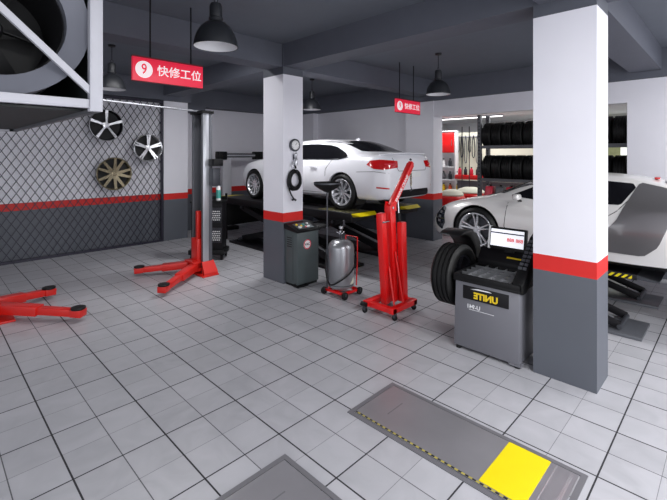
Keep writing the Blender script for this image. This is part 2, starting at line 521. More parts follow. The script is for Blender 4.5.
# ------------------------------------------------------------------ car body tools
def car_body(name, st, dy, mname, parent, wheels, Rarch, sub=1, under=0.24, halfw=0.95):
    """st: (y, (list of 10 (x,z)) flattened)"""
    ys = []
    y = st[0][0]
    keys = [s[0] for s in st]
    for i in range(len(keys)-1):
        m = max(1, round((keys[i+1]-keys[i])/dy))
        ys += [keys[i] + (keys[i+1]-keys[i])*k/m for k in range(m)]
    ys.append(keys[-1])
    bm = bmesh.new(); R = []; L = []
    for y in ys:
        v = catmull(st, y); pts = [(v[2*k], v[2*k+1]) for k in range(len(v)//2)]
        rr, ll = [], []
        for k, (x, z) in enumerate(pts):
            if k in (0, len(pts)-1):
                a = bm.verts.new((0, y, z)); rr.append(a); ll.append(a)
            else:
                rr.append(bm.verts.new((x, y, z))); ll.append(bm.verts.new((-x, y, z)))
        R.append(rr); L.append(ll)
    K = len(R[0])
    for i in range(len(ys)-1):
        for k in range(K-1):
            bm.faces.new((R[i][k], R[i+1][k], R[i+1][k+1], R[i][k+1]))
            bm.faces.new((L[i][k+1], L[i+1][k+1], L[i+1][k], L[i][k]))
    for i in (0, len(ys)-1):
        for k in range(K-1):
            vs = [R[i][k], R[i][k+1], L[i][k+1], L[i][k]]
            u = []
            for a in vs:
                if a not in u: u.append(a)
            bm.faces.new(u)
    bmesh.ops.recalc_face_normals(bm, faces=bm.faces)
    me = bpy.data.meshes.new(name); bm.to_mesh(me); bm.free()
    o = bpy.data.objects.new(name, me); COL.objects.link(o)
    sm = o.modifiers.new('s', 'SUBSURF'); sm.levels = sub; sm.render_levels = sub
    cutters = []
    for yc, zc in wheels:
        for sx in (-1, 1):
            cb = MB().cyl((sx*(halfw-.32), yc, zc), (sx*(halfw+.3), yc, zc), Rarch, n=48)
            cm = bpy.data.meshes.new('c'); bmesh.ops.recalc_face_normals(cb.bm, faces=cb.bm.faces); cb.bm.to_mesh(cm); cb.bm.free()
            co = bpy.data.objects.new('c', cm); COL.objects.link(co); cutters.append(co)
            bo = o.modifiers.new('b', 'BOOLEAN'); bo.operation = 'DIFFERENCE'; bo.object = co; bo.solver = 'EXACT'
    # uncut copy for projecting the glass and lamps
    for md in o.modifiers:
        if md.type == 'BOOLEAN': md.show_viewport = False
    dg = bpy.context.evaluated_depsgraph_get(); dg.update()
    full = bpy.data.meshes.new_from_object(o.evaluated_get(dg))
    for md in o.modifiers: md.show_viewport = True
    bpy.context.view_layer.update()
    dg = bpy.context.evaluated_depsgraph_get(); dg.update()
    cut = bpy.data.meshes.new_from_object(o.evaluated_get(dg))
    o.modifiers.clear(); o.data = cut; cut.name = name
    for c in cutters: bpy.data.objects.remove(c)
    cut.materials.clear(); cut.materials.append(M[mname]); cut.materials.append(M['blackm'])
    for p in cut.polygons:
        p.use_smooth = True
        if p.center.z < under: p.material_index = 1
    cut.set_sharp_from_angle(angle=math.radians(32))
    o.parent = parent
    fb = bmesh.new(); fb.from_mesh(full)
    return o, BVHTree.FromBMesh(fb)

def clip_grid(poly, step):
    """polygon (2D) -> bmesh in XY cut along a grid"""
    bm = bmesh.new()
    bm.faces.new([bm.verts.new((u, v, 0)) for u, v in poly])
    us = [p[0] for p in poly]; vs = [p[1] for p in poly]
    for ax, a0, a1 in ((0, min(us), max(us)), (1, min(vs), max(vs))):
        n = int((a1-a0)/step)
        for i in range(1, n+1):
            c = a0 + (a1-a0)*i/(n+1)
            co = Vector((c, 0, 0)) if ax == 0 else Vector((0, c, 0))
            no = Vector((1, 0, 0)) if ax == 0 else Vector((0, 1, 0))
            bmesh.ops.bisect_plane(bm, geom=bm.verts[:]+bm.edges[:]+bm.faces[:], plane_co=co, plane_no=no)
    bmesh.ops.triangulate(bm, faces=bm.faces)
    return bm

def smooth_poly(pts, it=2, keep=0.22):
    for _ in range(it):
        q = []
        n = len(pts)
        for i in range(n):
            a, b = pts[i], pts[(i+1) % n]
            q.append((a[0]*(1-keep)+b[0]*keep, a[1]*(1-keep)+b[1]*keep))
            q.append((a[0]*keep+b[0]*(1-keep), a[1]*keep+b[1]*(1-keep)))
        pts = q
    return pts

def decal(name, bvh, polys, direction, m, parent, off=0.005, step=0.05, thick=0.004, uv=None, label=None):
    """thin shell lying on the body; polys given as (u,z) seen along direction;
    u axis = horizontal perpendicular to direction"""
    d = Vector(direction).normalized()
    uax = Vector(uv) if uv else Vector((abs(d.y) > .5, abs(d.x) > .5, 0))
    uax = uax.normalized()
    out = bmesh.new()
    for poly in polys:
        bm = clip_grid(poly, step)
        ok = {}
        for v in bm.verts:
            q = uax*v.co.x + Vector((0, 0, v.co.y))
            base = q - d*6
            hit, nor, idx, dist = bvh.ray_cast(base, d)
            if hit is None: continue
            if nor.dot(d) > 0: nor = -nor
            ok[v] = (hit + nor*off, hit + nor*(off-thick))
        vt = {v: (out.verts.new(a), out.verts.new(b)) for v, (a, b) in ok.items()}
        for f in bm.faces:
            if all(v in vt for v in f.verts):
                out.faces.new([vt[v][0] for v in f.verts])
        for e in bm.edges:
            if len(e.link_faces) == 1 and all(v in vt for v in e.verts):
                a, b = e.verts
                out.faces.new((vt[a][0], vt[b][0], vt[b][1], vt[a][1]))
        bm.free()
    bmesh.ops.delete(out, geom=[v for v in out.verts if not v.link_faces], context='VERTS')
    return obj(name, out, m, parent, smooth=60, label=label)

def strip(pts, w):
    """thin polygon list along a polyline in (u,z)"""
    r = []
    for a, b in zip(pts[:-1], pts[1:]):
        a, b = Vector(a), Vector(b)
        d = (b-a).normalized(); n = Vector((-d.y, d.x))*w/2
        r.append([tuple(a-n), tuple(b-n), tuple(b+n), tuple(a+n)])
    return r

def car_wheels(car, spec, R, ri, w, ymap, xhalf, rimf, rimmat, spin=0.0):
    tm = None; rmL = None
    for k, (yc, zc) in enumerate(ymap):
        for sx in (-1, 1):
            mt = Matrix.Rotation(0 if sx < 0 else PI, 4, 'Z')
            tb = tyre_mb(R, ri, w).xform(mt)
            t = obj('tyre', tb, 'rubber', car, loc=(sx*(xhalf-w/2), yc, zc))
            rb = rimf().xform(mt)
            obj('alloy_rim', rb, rimmat, t)
            db = MB().cyl((0.0, 0, 0), (.02, 0, 0), ri*.72, n=28).xform(mt)
            obj('brake_disc', db, 'darksteel', t)

def liners(car, ymap, R, halfw, depth=.3):
    for yc, zc in ymap:
        for sx in (-1, 1):
            x0, x1 = sx*(halfw-depth), sx*(halfw-.03)
            mb = MB(); n = 40
            def ring(r, x): return [mb.bm.verts.new((x, yc+r*math.cos(2*PI*i/n), zc+r*math.sin(2*PI*i/n))) for i in range(n)]
            A, B = ring(R-.004, x0), ring(R-.004, x1)
            A2, B2 = ring(R-.002, x0), ring(R-.002, x1)
            for i in range(n):
                t = 2*PI*(i+.5)/n
                if math.sin(t) < -.55: continue
                j = (i+1) % n
                mb.bm.faces.new((A[i], A[j], B[j], B[i])); mb.bm.faces.new((B[i], B[j], B2[j], B2[i]))
            mb.bm.faces.new(A)
            for v in [v for v in mb.bm.verts if not v.link_faces]: mb.bm.verts.remove(v)
            obj('wheel_liner', mb, 'blackgap', car)

# ------------------------------------------------------------------ white saloon on the raised lift
GZ = 1.07
sed = thing('saloon_car', 'white four-door saloon car with red tail lamps raised on the black lift', 'car', (6.36, 4.24, GZ))
def S(y, zb, ws, wm, zbelt, wb, wr, zr, zt):
    ws, wm, wb, wr = ws*.955, wm*.955, wb*.955, wr*.955
    sq = lambda z: z if z < .6 else .6+(z-.6)*.915
    zbelt, zr, zt = sq(zbelt), sq(zr), sq(zt)
    zm1 = zb + (zbelt-zb)*.38; zm2 = zb + (zbelt-zb)*.72
    p = [(0, zb), (ws-.12, zb), (ws, zb+.05), (wm, zm1), (wm, zm2), (wb, zbelt-.02), (wb-.045, zbelt+.025), (wr, zr), (wr*.55, zt-(zt-zr)*.25), (0, zt)]
    return (y, [c for q in p for c in q])
sst = [
 S(0.00, .36, .60, .66, .70, .62, .45, .73, .74),
 S(0.05, .26, .70, .74, .90, .69, .60, .98, 1.00),
 S(0.12, .22, .77, .81, .96, .76, .68, 1.065, 1.09),
 S(0.25, .20, .84, .88, .98, .82, .74, 1.07, 1.10),
 S(0.48, .20, .86, .90, .985, .84, .74, 1.08, 1.115),
 S(0.62, .20, .87, .905, .985, .845, .70, 1.12, 1.16),
 S(0.90, .20, .87, .905, .98, .845, .645, 1.235, 1.275),
 S(1.22, .20, .87, .905, .97, .845, .60, 1.335, 1.38),
 S(1.80, .19, .87, .90, .96, .84, .585, 1.375, 1.42),
 S(2.30, .19, .87, .90, .95, .84, .58, 1.385, 1.435),
 S(2.70, .19, .87, .90, .94, .84, .59, 1.35, 1.40),
 S(3.00, .19, .87, .90, .93, .84, .64, 1.235, 1.29),
 S(3.30, .19, .87, .90, .925, .84, .70, 1.07, 1.12),
 S(3.48, .19, .87, .90, .915, .84, .72, .99, 1.03),
 S(3.85, .20, .86, .89, .88, .83, .70, .94, .975),
 S(4.20, .20, .83, .86, .83, .79, .62, .87, .90),
 S(4.45, .21, .74, .77, .74, .70, .52, .77, .79),
 S(4.58, .26, .60, .63, .62, .56, .42, .64, .65),
 S(4.62, .32, .50, .52, .54, .46, .34, .56, .57),
]
SW = [(1.00, .335), (3.81, .335)]
body, bv = car_body('body', sst, .12, 'carwhite', sed, SW, .375, sub=1, halfw=.86)
liners(sed, SW, .375, .84)
car_wheels(sed, None, .335, .245, .225, SW, .865, lambda: rim_mb(.25, .2, 10, .024, .018, pair=.07, hub=.06, dish=.03), 'machined')
# glass
side = smooth_poly([(.90, .985), (1.02, 1.07), (1.4, 1.205), (2.0, 1.245), (2.55, 1.22), (2.9, 1.12), (3.2, .98), (2.4, .945), (1.15, .945)], 1, .2)
for dx in (1, -1):
    decal('side_window', bv, [side], (dx, 0, 0), 'tint', sed)
decal('rear_window', bv, [smooth_poly([(-.61, 1.085), (.61, 1.085), (.49, 1.30), (-.49, 1.30)], 1, .06)], (0, 1, 0), 'tint', sed, step=.04)
decal('windscreen', bv, [[(-.58, 1.0), (.58, 1.0), (.48, 1.27), (-.48, 1.27)]], (0, -1, 0), 'tint', sed)
# tail lamps wrap round the corners
for sx in (-1, 1):
    d = Vector((-sx*.62, .78, 0)); u = Vector((.78, sx*.62, 0))
    # u measured along the turned axis through the corner
    c = Vector((sx*.765, .16, 0)).dot(u.normalized())
    poly = [(c+sx*.20, .85), (c+sx*.14, .92), (c+sx*.0, .94), (c-sx*.34, .915), (c-sx*.34, .80), (c-sx*.04, .765), (c+sx*.10, .78)]
    decal('tail_lamp', bv, [poly], d, 'taillight', sed, uv=u, off=.008, step=.04)
    decal('bumper_reflector', bv, [[(c+sx*.06, .475), (c-sx*.16, .455), (c-sx*.16, .43), (c+sx*.06, .448)]], d, 'taillight', sed, uv=u, off=.006)
    decal('tail_lamp_strip', bv, [[(c-sx*.08, .87), (c-sx*.26, .87), (c-sx*.26, .85), (c-sx*.08, .85)]], d, 'crimson', sed, uv=u, off=.011)
decal('door_seam', bv, strip([(1.30, .92), (1.42, .75), (1.42, .62)], .007) + strip([(2.22, .92), (2.22, .3)], .007) + strip([(3.22, .9), (3.25, .3)], .007) + strip([(1.55, .30), (3.2, .30)], .007), (1, 0, 0), 'blackgap', sed, off=.002)
decal('window_trim', bv, strip([(.89, .975), (1.15, .935), (2.4, .935), (3.2, .97)], .014), (1, 0, 0), 'chrome', sed, off=.007)
decal('boot_seam', bv, strip([(-.52, .97), (-.50, .84), (-.42, .74), (.42, .74), (.50, .84), (.52, .97)], .008), (0, 1, 0), 'blackgap', sed, off=.002)
decal('bumper_seam', bv, strip([(.62, .72), (.25, .735), (.0, .70)], .007), (1, 0, 0), 'blackgap', sed, off=.002)
decal('lower_diffuser', bv, [[(-.58, .27), (.58, .27), (.5, .40), (-.5, .40)]], (0, 1, 0), 'blackm', sed, off=.006)
decal('number_plate', bv, [[(-.25, .62), (.25, .62), (.25, .72), (-.25, .72)]], (0, 1, 0), 'white_plastic', sed, off=.01)
for x in (-.5, -.42): 
    obj('exhaust_pipe', MB().cyl((x, .02, .31), (x, .25, .31), .032, n=16), 'chrome', sed)
for sx in (-1, 1):
    hb = MB()
    for yy in (1.75, 2.85): hb.box((sx*.862-.012, yy-.1, .78), (sx*.862+.012, yy+.1, .805))
    obj('door_handle', hb, 'carwhite', sed, bevel=.006)
    mm = MB().box((sx*.87-.05+sx*.06, 3.03, .92), (sx*.87+.04+sx*.06, 3.15, 1.04))
    obj('wing_mirror', mm, 'carwhite', sed, bevel=.03)
obj('roof_fin', MB().prism([(1.28, 1.29), (1.42, 1.31), (1.32, 1.365), (1.28, 1.365)], -.02, .02, 'X'), 'carwhite', sed, bevel=.006)
lip = MB()
for i in range(12):
    x0 = -.66+1.32*i/12; x1 = x0+.11
    f = lambda x: .115+.09*(abs(x)/.66)**2.5
    z = lambda x: 1.042-.02*(abs(x)/.66)**2
    lip.hexa([(x0, f(x0)-.045, z(x0)+.006), (x1, f(x1)-.045, z(x1)+.006), (x1, f(x1)+.06, z(x1)-.01), (x0, f(x0)+.06, z(x0)-.01),
              (x0, f(x0)-.045, z(x0)+.02), (x1, f(x1)-.045, z(x1)+.02), (x1, f(x1)+.06, z(x1)+.016), (x0, f(x0)+.06, z(x0)+.016)])
obj('boot_spoiler', lip, 'carwhite', sed)
rb = MB().lathe([(.04, 0), (.04, .006), (.0001, .008)], n=20).xform(Matrix.Translation((0, .055, .92)) @ Matrix.Rotation(PI/2, 4, 'X'))
obj('boot_badge', rb, 'tooldark', sed)

# ------------------------------------------------------------------ silver supercar
GR = 0.585
spc = thing('sports_car', 'silver white mid-engine sports car with dark side blade on the low lift', 'car', (7.05, -0.56, GR))
def Q(y, zb, ws, wm, zbelt, wb, wr, zr, zt):
    zm1 = zb + (zbelt-zb)*.35; zm2 = zb + (zbelt-zb)*.72
    p = [(0, zb), (ws-.12, zb), (ws, zb+.05), (wm, zm1), (wm, zm2), (wb, zbelt-.02), (wb-.08, zbelt+.02), (wr, zr), (wr*.55, zt-(zt-zr)*.22), (0, zt)]
    return (y, [c for q in p for c in q])
rst = [
 Q(0.00, .34, .66, .74, .80, .70, .55, .84, .86),
 Q(0.06, .20, .82, .87, .88, .82, .68, .93, .95),
 Q(0.20, .15, .90, .94, .92, .88, .72, .95, .97),
 Q(0.50, .13, .92, .965, .94, .91, .72, .97, 1.02),
 Q(0.85, .12, .93, .965, .93, .91, .66, 1.02, 1.09),
 Q(1.20, .10, .92, .955, .90, .89, .60, 1.09, 1.165),
 Q(1.55, .09, .92, .945, .87, .87, .57, 1.155, 1.225),
 Q(1.90, .09, .92, .93, .84, .86, .56, 1.19, 1.255),
 Q(2.20, .09, .92, .925, .82, .86, .57, 1.185, 1.25),
 Q(2.50, .09, .92, .925, .81, .86, .60, 1.16, 1.22),
 Q(2.80, .09, .92, .925, .81, .86, .66, 1.085, 1.145),
 Q(3.10, .12, .90, .93, .815, .87, .71, .965, 1.02),
 Q(3.36, .12, .91, .94, .82, .88, .70, .865, .895),
 Q(3.55, .12, .91, .945, .81, .88, .66, .84, .845),
 Q(3.85, .12, .90, .93, .755, .85, .60, .775, .775),
 Q(4.10, .13, .85, .885, .67, .79, .55, .685, .685),
 Q(4.28, .14, .76, .79, .56, .70, .48, .56, .55),
 Q(4.39, .17, .62, .65, .47, .56, .40, .47, .475),
 Q(4.44, .22, .50, .52, .41, .44, .30, .42, .42),
]
RW = [(.72, .34), (3.50, .34)]
rbody, rbv = car_body('body', rst, .12, 'carsilver', spc, RW, .385, sub=1, under=.16, halfw=.95)
liners(spc, RW, .385, .93)
car_wheels(spc, None, .34, .262, .245, RW, .945, lambda: rim_mb(.268, .22, 5, .022, .02, pair=.15, hub=.055, dish=.035), 'machined')
# side window, blade, engine glass, windscreen
sw = smooth_poly([(1.63, .875), (1.50, 1.09), (1.54, 1.135), (1.95, 1.165), (2.3, 1.15), (2.65, 1.07), (3.02, .895), (2.6, .855), (2.0, .865)], 1, .06)
bl = smooth_poly([(1.85, .29), (1.38, .29), (1.24, .42), (1.10, .80), (.88, 1.00), (1.25, 1.10), (1.47, 1.145), (1.56, .92), (1.66, .68), (1.95, .36)], 1, .10)
for dx in (1, -1):
    decal('side_window', rbv, [sw], (dx, 0, 0), 'tint', spc)
    decal('side_blade', rbv, [bl], (dx, 0, 0), 'blade', spc, off=.012, thick=.01, step=.06)
    decal('rear_door_seam', rbv, strip([(1.56, .93), (1.66, .80), (1.9, .62), (1.95, .30)], .007), (dx, 0, 0), 'blackgap', spc, off=.002)
    decal('quarter_seam', rbv, strip([(1.25, .66), (.95, .66)], .006), (dx, 0, 0), 'blackgap', spc, off=.002)
    decal('door_seam', rbv, strip([(3.02, .80), (3.05, .45), (2.95, .28)], .007) + strip([(1.9, .27), (2.95, .27)], .007), (dx, 0, 0), 'blackgap', spc, off=.002)
decal('windscreen', rbv, [[(-.70, .92), (.70, .92), (.54, 1.19), (-.54, 1.19)]], (0, -1, 0), 'tint', spc, step=.05)
def top_decal(name, poly, m, off=.006):
    out = bmesh.new(); bm = clip_grid(poly, .05); vt = {}
    for v in bm.verts:
        hit, nor, i, dd = rbv.ray_cast(Vector((v.co.x, v.co.y, 3)), Vector((0, 0, -1)))
        if hit is not None: vt[v] = out.verts.new(hit + Vector((0, 0, off)))
    for f in bm.faces:
        if all(v in vt for v in f.verts): out.faces.new([vt[v] for v in f.verts])
    bm.free()
    bmesh.ops.solidify(out, geom=out.faces[:], thickness=.004)
    return obj(name, out, m, spc, smooth=60)
top_decal('engine_glass', smooth_poly([(-.42, .45), (.42, .45), (.44, 1.25), (-.44, 1.25)], 2, .15), 'lightglass')
top_decal('cowl_vent', [(-.64, 3.26), (.64, 3.26), (.60, 3.46), (-.60, 3.46)], 'blackm')
obj('brake_light', MB().box((-.22, 1.30, 1.185), (-.10, 1.36, 1.215)), 'taillight', spc, bevel=.008)
for sx in (-1, 1):
    # headlamp
    d = Vector((-sx*.72, -.69, 0)); u = Vector((.69, -sx*.72, 0))
    c = Vector((sx*.82, 4.12, 0)).dot(u.normalized())
    poly = smooth_poly([(c-sx*.20, .655), (c+sx*.06, .635), (c+sx*.12, .40), (c+sx*.05, .27), (c-sx*.08, .34)], 1, .1)
    decal('headlamp', rbv, [poly], d, 'headlamp', spc, uv=u, off=.008, step=.04)
    for q in range(3):
        yy = .55-.07*q
        decal('lamp_projector', rbv, [[(c-sx*.03, yy-.018), (c+sx*.025, yy-.018), (c+sx*.025, yy+.018), (c-sx*.03, yy+.018)]], d, 'alu', spc, uv=u, off=.014)
    mir = MB().box((sx*1.00-.08, 2.79, .86), (sx*1.00+.08, 2.88, .945))
    mo = obj('wing_mirror', mir, 'carsilver', spc, bevel=.03, seg=3)
    obj('mirror_stalk', MB().beam((sx*.84, 2.85, .83), (sx*.97, 2.84, .88), .05, .02), 'blackm', mo)

# ------------------------------------------------------------------ lift carrying the saloon
sl = thing('scissor_lift', 'raised black scissor lift with yellow runway ends under the white saloon', 'lift', (6.31, 6.8, 0))
def R_(x0, x1): return x0-6.31, x1-6.31
for x0, x1 in ((5.28, 5.92), (6.70, 7.34)):
    a, b = R_(x0, x1)
    rw = obj('runway', MB().box((a, -2.02, GZ-.15), (b, 2.25, GZ-.002)), 'blackm', sl, bevel=.008)
    tr = MB()
    for i in range(10):
        tr.box((a+.08, -1.95+i*.09, GZ-.003), (b-.08, -1.92+i*.09, GZ+.001))
    obj('tread_bars', tr, 'olive', rw)
    obj('end_ramp', MB().hexa([(a+.22, -2.11, GZ-.06), (b-.10, -2.11, GZ-.06), (b-.04, -2.02, GZ-.06), (a+.04, -2.02, GZ-.06),
                               (a+.10, -2.16, GZ-.045), (b-.10, -2.16, GZ-.045), (b, -2.02, GZ), (a, -2.02, GZ)]), 'yellow', rw)
    obj('end_plate', MB().hexa([(a, 2.25, GZ-.06), (b, 2.25, GZ-.06), (b, 2.62, GZ-.06), (a, 2.62, GZ-.06),
                               (a, 2.25, GZ), (b, 2.25, GZ), (b, 2.62, GZ-.02), (a, 2.62, GZ-.02)]), 'yellow', rw)
    obj('base_plate', MB().box((a-.02, -1.75, 0), (b+.02, 1.9, .05)), 'blackm', sl, bevel=.005)
    for xo, s in ((a+.10, 1), (b-.10, -1)):
        for (y0, y1) in ((-1.6, 1.5), (1.6, -1.5)):
            xx = xo + (.07*s if y0 > 0 else 0)
            obj('scissor_arm', MB().beam((xx, y0, .12), (xx, y1, GZ-.20), .05, .13), 'blackm', sl, bevel=.006)
    for yy, zz in ((-1.6, .12), (1.6, .12), (0, .52), (-1.5, GZ-.2), (1.5, GZ-.2)):
        obj('pivot_shaft', MB().cyl((a+.05, yy, zz), (b-.05, yy, zz), .028), 'darksteel', sl)
    obj('hydraulic_ram', MB().cyl(((a+b)/2, -1.3, .12), ((a+b)/2, .4, .62), .045), 'tank', sl)
    for yy in (-1.6, 1.6):
        mb = MB().box((a+.06, yy-.08, .05), (b-.06, yy+.08, .10))
        obj('roller_bracket', mb, 'blackm', sl)
    for yy in (-1.5, 1.5):
        obj('top_bracket', MB().box((a+.06, yy-.08, GZ-.24), (b-.06, yy+.08, GZ-.149)), 'blackm', sl)
fb = obj('front_housing', MB().box((5.28-6.31, 2.26, .34), (7.34-6.31, 2.5, GZ-.07)), 'black', sl, bevel=.01)
obj('housing_leg', MB().box((5.34-6.31, 2.3, 0), (5.46-6.31, 2.46, .36)), 'black', sl)
obj('housing_leg', MB().box((7.16-6.31, 2.3, 0), (7.28-6.31, 2.46, .36)), 'black', sl)
obj('base_cross_plate', MB().box((5.9-6.31, -.3, 0), (6.72-6.31, .3, .04)), 'blackm', sl)
obj('control_box', MB().box((5.30-6.31, -1.0, 0.05), (5.22-6.31+.04, -.6, .35)), 'darksteel', sl, bevel=.01)

# low lift under the sports car
ll = thing('low_scissor_lift', 'low black scissor lift with hazard striped edge under the silver sports car', 'lift', (6.7, 2.0, 0))
for k, (x0, x1, bx0, bx1) in enumerate(((6.48, 6.85, 5.70, 6.30), (7.55, 7.86, 7.04, 7.62))):
    a, b = x0-6.7, x1-6.7; c, d = bx0-6.7, bx1-6.7
    obj('base_plate', MB().box((c, -1.22, 0), (d, 1.0, .035)), 'column', ll, bevel=.004)
    pf = obj('platform', MB().box((a-.25, -1.1, GR-.04), (b, .85, GR+.03)), 'blackm', ll, bevel=.005)
    if not k: obj('hazard_edge', MB().box((a-.255, -1.05, GR-.03), (a-.249, .8, GR+.015)), 'hazard2', pf)
    obj('ramp_flap', MB().hexa([(a-.25, -1.32, GR-.03), (b, -1.32, GR-.03), (b, -1.10, GR-.03), (a-.25, -1.10, GR-.03),
                                (a-.25, -1.32, GR-.015), (b, -1.32, GR-.015), (b, -1.10, GR+.025), (a-.25, -1.10, GR+.025)]), 'darksteel', pf)
    for yy in (-.5, .45):
        obj('rubber_block', MB().box((b-.30, yy-.12, GR+.03), (b-.12, yy+.12, GR+.118)), 'rubber', ll, bevel=.01)
    cx = (c+d)/2
    for s in (-.2, .2):
        obj('scissor_arm', MB().beam((cx+s, -1.0, .09), (cx+s, .35, GR-.06), .04, .09), 'blackm', ll, bevel=.006)
        obj('scissor_arm', MB().beam((cx+s*.55, .75, .09), (cx+s*.55, -.40, GR-.06), .04, .09), 'blackm', ll, bevel=.006)
    obj('pivot_shaft', MB().cyl((cx-.24, -1.0, .085), (cx+.24, -1.0, .085), .026), 'darksteel', ll)
    obj('pivot_shaft', MB().cyl((cx-.24, -.02, .34), (cx+.24, -.02, .34), .03), 'darksteel', ll)
    obj('hydraulic_ram', MB().cyl((cx, -.9, .09), (cx, .3, .32), .03), 'tank', ll)

# ------------------------------------------------------------------ two-post lift
tp = thing('two_post_lift', 'two-post vehicle lift with red swing arms and tall silver grey column', 'lift', (2.1, 6.85, 0))
def twopost_side(cx, sgn, arms):
    """cx: column face x facing the bay (world), sgn +1 column body extends to +x"""
    L = lambda x, y, z=0: (x-2.1, y-6.85, z)
    x0, x1 = cx, cx+sgn*.18
    a, b = min(x0, x1), max(x0, x1)
    mb = MB()
    mb.box(L(a, 6.65, .02), L(b, 6.70, 2.83)); mb.box(L(a, 7.00, .02), L(b, 7.05, 2.83))
    bx = b-.04 if sgn > 0 else a
    mb.box(L(bx, 6.70, .02), L(bx+.04, 7.00, 2.83))
    col = obj('column', mb, 'column', tp, bevel=.004)
    obj('column_cover', MB().box(L(a+.004, 6.636, .05), L(a+.11, 6.652, 2.82)), 'steel', col, bevel=.002)
    obj('column_cover', MB().box(L(a+.11, 6.636, .05), L(b-.005, 6.652, 2.80)), 'column', col, bevel=.002)
    obj('column_cap', MB().box(L(a-.02, 6.62, 2.82), L(b+.02, 7.08, 2.87)), 'black', col, bevel=.005)
    bp = obj('base_plate', MB().box(L(a-.08 if sgn > 0 else a-.04, 6.48, 0), L(b+.04 if sgn > 0 else b+.28, 7.2, .025)), 'redlift', tp, bevel=.004)
    g = MB()
    g.hexa([L(a-.05, 6.50, .02), L(b+.03, 6.50, .02), L(b+.02, 6.64, .02), L(a-.02, 6.64, .02), L(a-.05, 6.50, .06), L(b+.03, 6.50, .06), L(b+.02, 6.64, .24), L(a-.02, 6.64, .24)])
    obj('gusset', g, 'redlift', tp)
    fx = cx-sgn*.05
    cm = MB()
    cm.box(L(min(fx, cx+sgn*.06), 6.74, .07), L(max(fx, cx+sgn*.06), 6.97, .62))
    cm.box(L(min(fx+sgn*.03, cx+sgn*.06), 6.80, .62), L(max(fx+sgn*.03, cx+sgn*.06), 6.87, 1.10))
    cm.box(L(min(fx-sgn*.1, cx), 6.68, .07), L(max(fx-sgn*.1, cx), 7.03, .12))
    cm.box(L(min(fx-sgn*.1, cx), 6.68, .20), L(max(fx-sgn*.1, cx), 7.03, .235))
    obj('carriage', cm, 'redlift', tp, bevel=.006)
    for py, (tx, ty) in arms:
        p0 = Vector(L(fx-sgn*.06, py, .15)); p1 = Vector(L(tx, ty, .10))
        mid = p0.lerp(p1, .55)
        am = MB().beam(p0, mid, .15, .11); am.beam(p0.lerp(p1, .3), p1, .105, .085)
        am.cyl(p0 - Vector((0, 0, .05)), p0 + Vector((0, 0, .07)), .045)
        dd = (p1-p0).normalized()
        am.beam(p1-dd*.04, p1+dd*.10, .13, .09)
        ar = obj('swing_arm', am, 'redlift', tp, bevel=.004)
        obj('rubber_pad', MB().cyl(p1+dd*.03+Vector((0, 0, .045)), p1+dd*.03+Vector((0, 0, .072)), .085, n=24), 'rubber', ar, bevel=.006)
twopost_side(3.50, 1, [(6.97, (2.74, 7.39)), (6.74, (2.62, 6.14))])
twopost_side(0.60, -1, [(6.97, (1.33, 7.16)), (6.74, (1.42, 5.98))])
obj('top_bar', MB().cyl((-2.1, -.02, 2.98), (1.60, -.02, 2.86), .016), 'steel', tp)
cb = MB().box((3.60-2.1, 6.44-6.85, 1.90), (3.78-2.1, 6.64-6.85, 2.02))
obj('motor_box', cb, 'black', tp, bevel=.01)
obj('control_box', MB().box((3.62-2.1, 6.50-6.85, 1.55), (3.76-2.1, 6.64-6.85, 1.86)), 'darksteel', tp, bevel=.01)
def vtext(body, size, loc, m='letterwhite', par=None, face='-Y', **k):
    """lettering running up a vertical face"""
    bm = text_mesh(body, size, **k)
    bmesh.ops.transform(bm, matrix=Matrix.Rotation(-PI/2, 4, 'Y'), verts=bm.verts)
    rot = 0 if face == '-Y' else -PI/2
    bmesh.ops.transform(bm, matrix=Matrix.Translation(loc) @ Matrix.Rotation(rot, 4, 'Z'), verts=bm.verts)
    return obj('lettering', bm, m, par)

# ------------------------------------------------------------------ fence panel with three rims
fp = thing('mesh_fence_panel', 'dark diamond mesh panel covering the left wall behind the alloy wheels', 'fence', (1.5, 9.97, 0))
fr = MB()
X0, X1, ZT = -3.4, 2.70, 3.40
for x in (X0, X1-.04, -1.2): fr.box((x, -.03, 0), (x+.05, .03, ZT))
for z in (0, ZT-.05): fr.box((X0, -.028, z), (X1, .028, z+.05))
obj('frame', fr, 'wire', fp)
wm = MB(); pw, ph = .15, .235
sl_ = ph/pw
n = int((X1-X0)/pw)+int(ZT/ph)+2
for dr, yy in ((1, -.006), (-1, .006)):
    for i in range(-int(ZT/ph)-2, n+2):
        xs = X0 + i*pw
        # line: z = dr*sl_*(x-xs) (+ZT for the falling family)
        pts = []
        def zof(x): return sl_*(x-xs) if dr > 0 else sl_*(xs-x)+ZT
        if dr > 0: xa, xb = xs, xs+ZT/sl_
        else: xa, xb = xs, xs+ZT/sl_
        xa2, xb2 = max(xa, X0), min(xb, X1)
        if xb2-xa2 < .03: continue
        wm.beam((xa2, yy, zof(xa2)), (xb2, yy, zof(xb2)), .008, .013, up=(0, 0, 1))
obj('wire_mesh', wm, 'wire', fp, smooth=20)

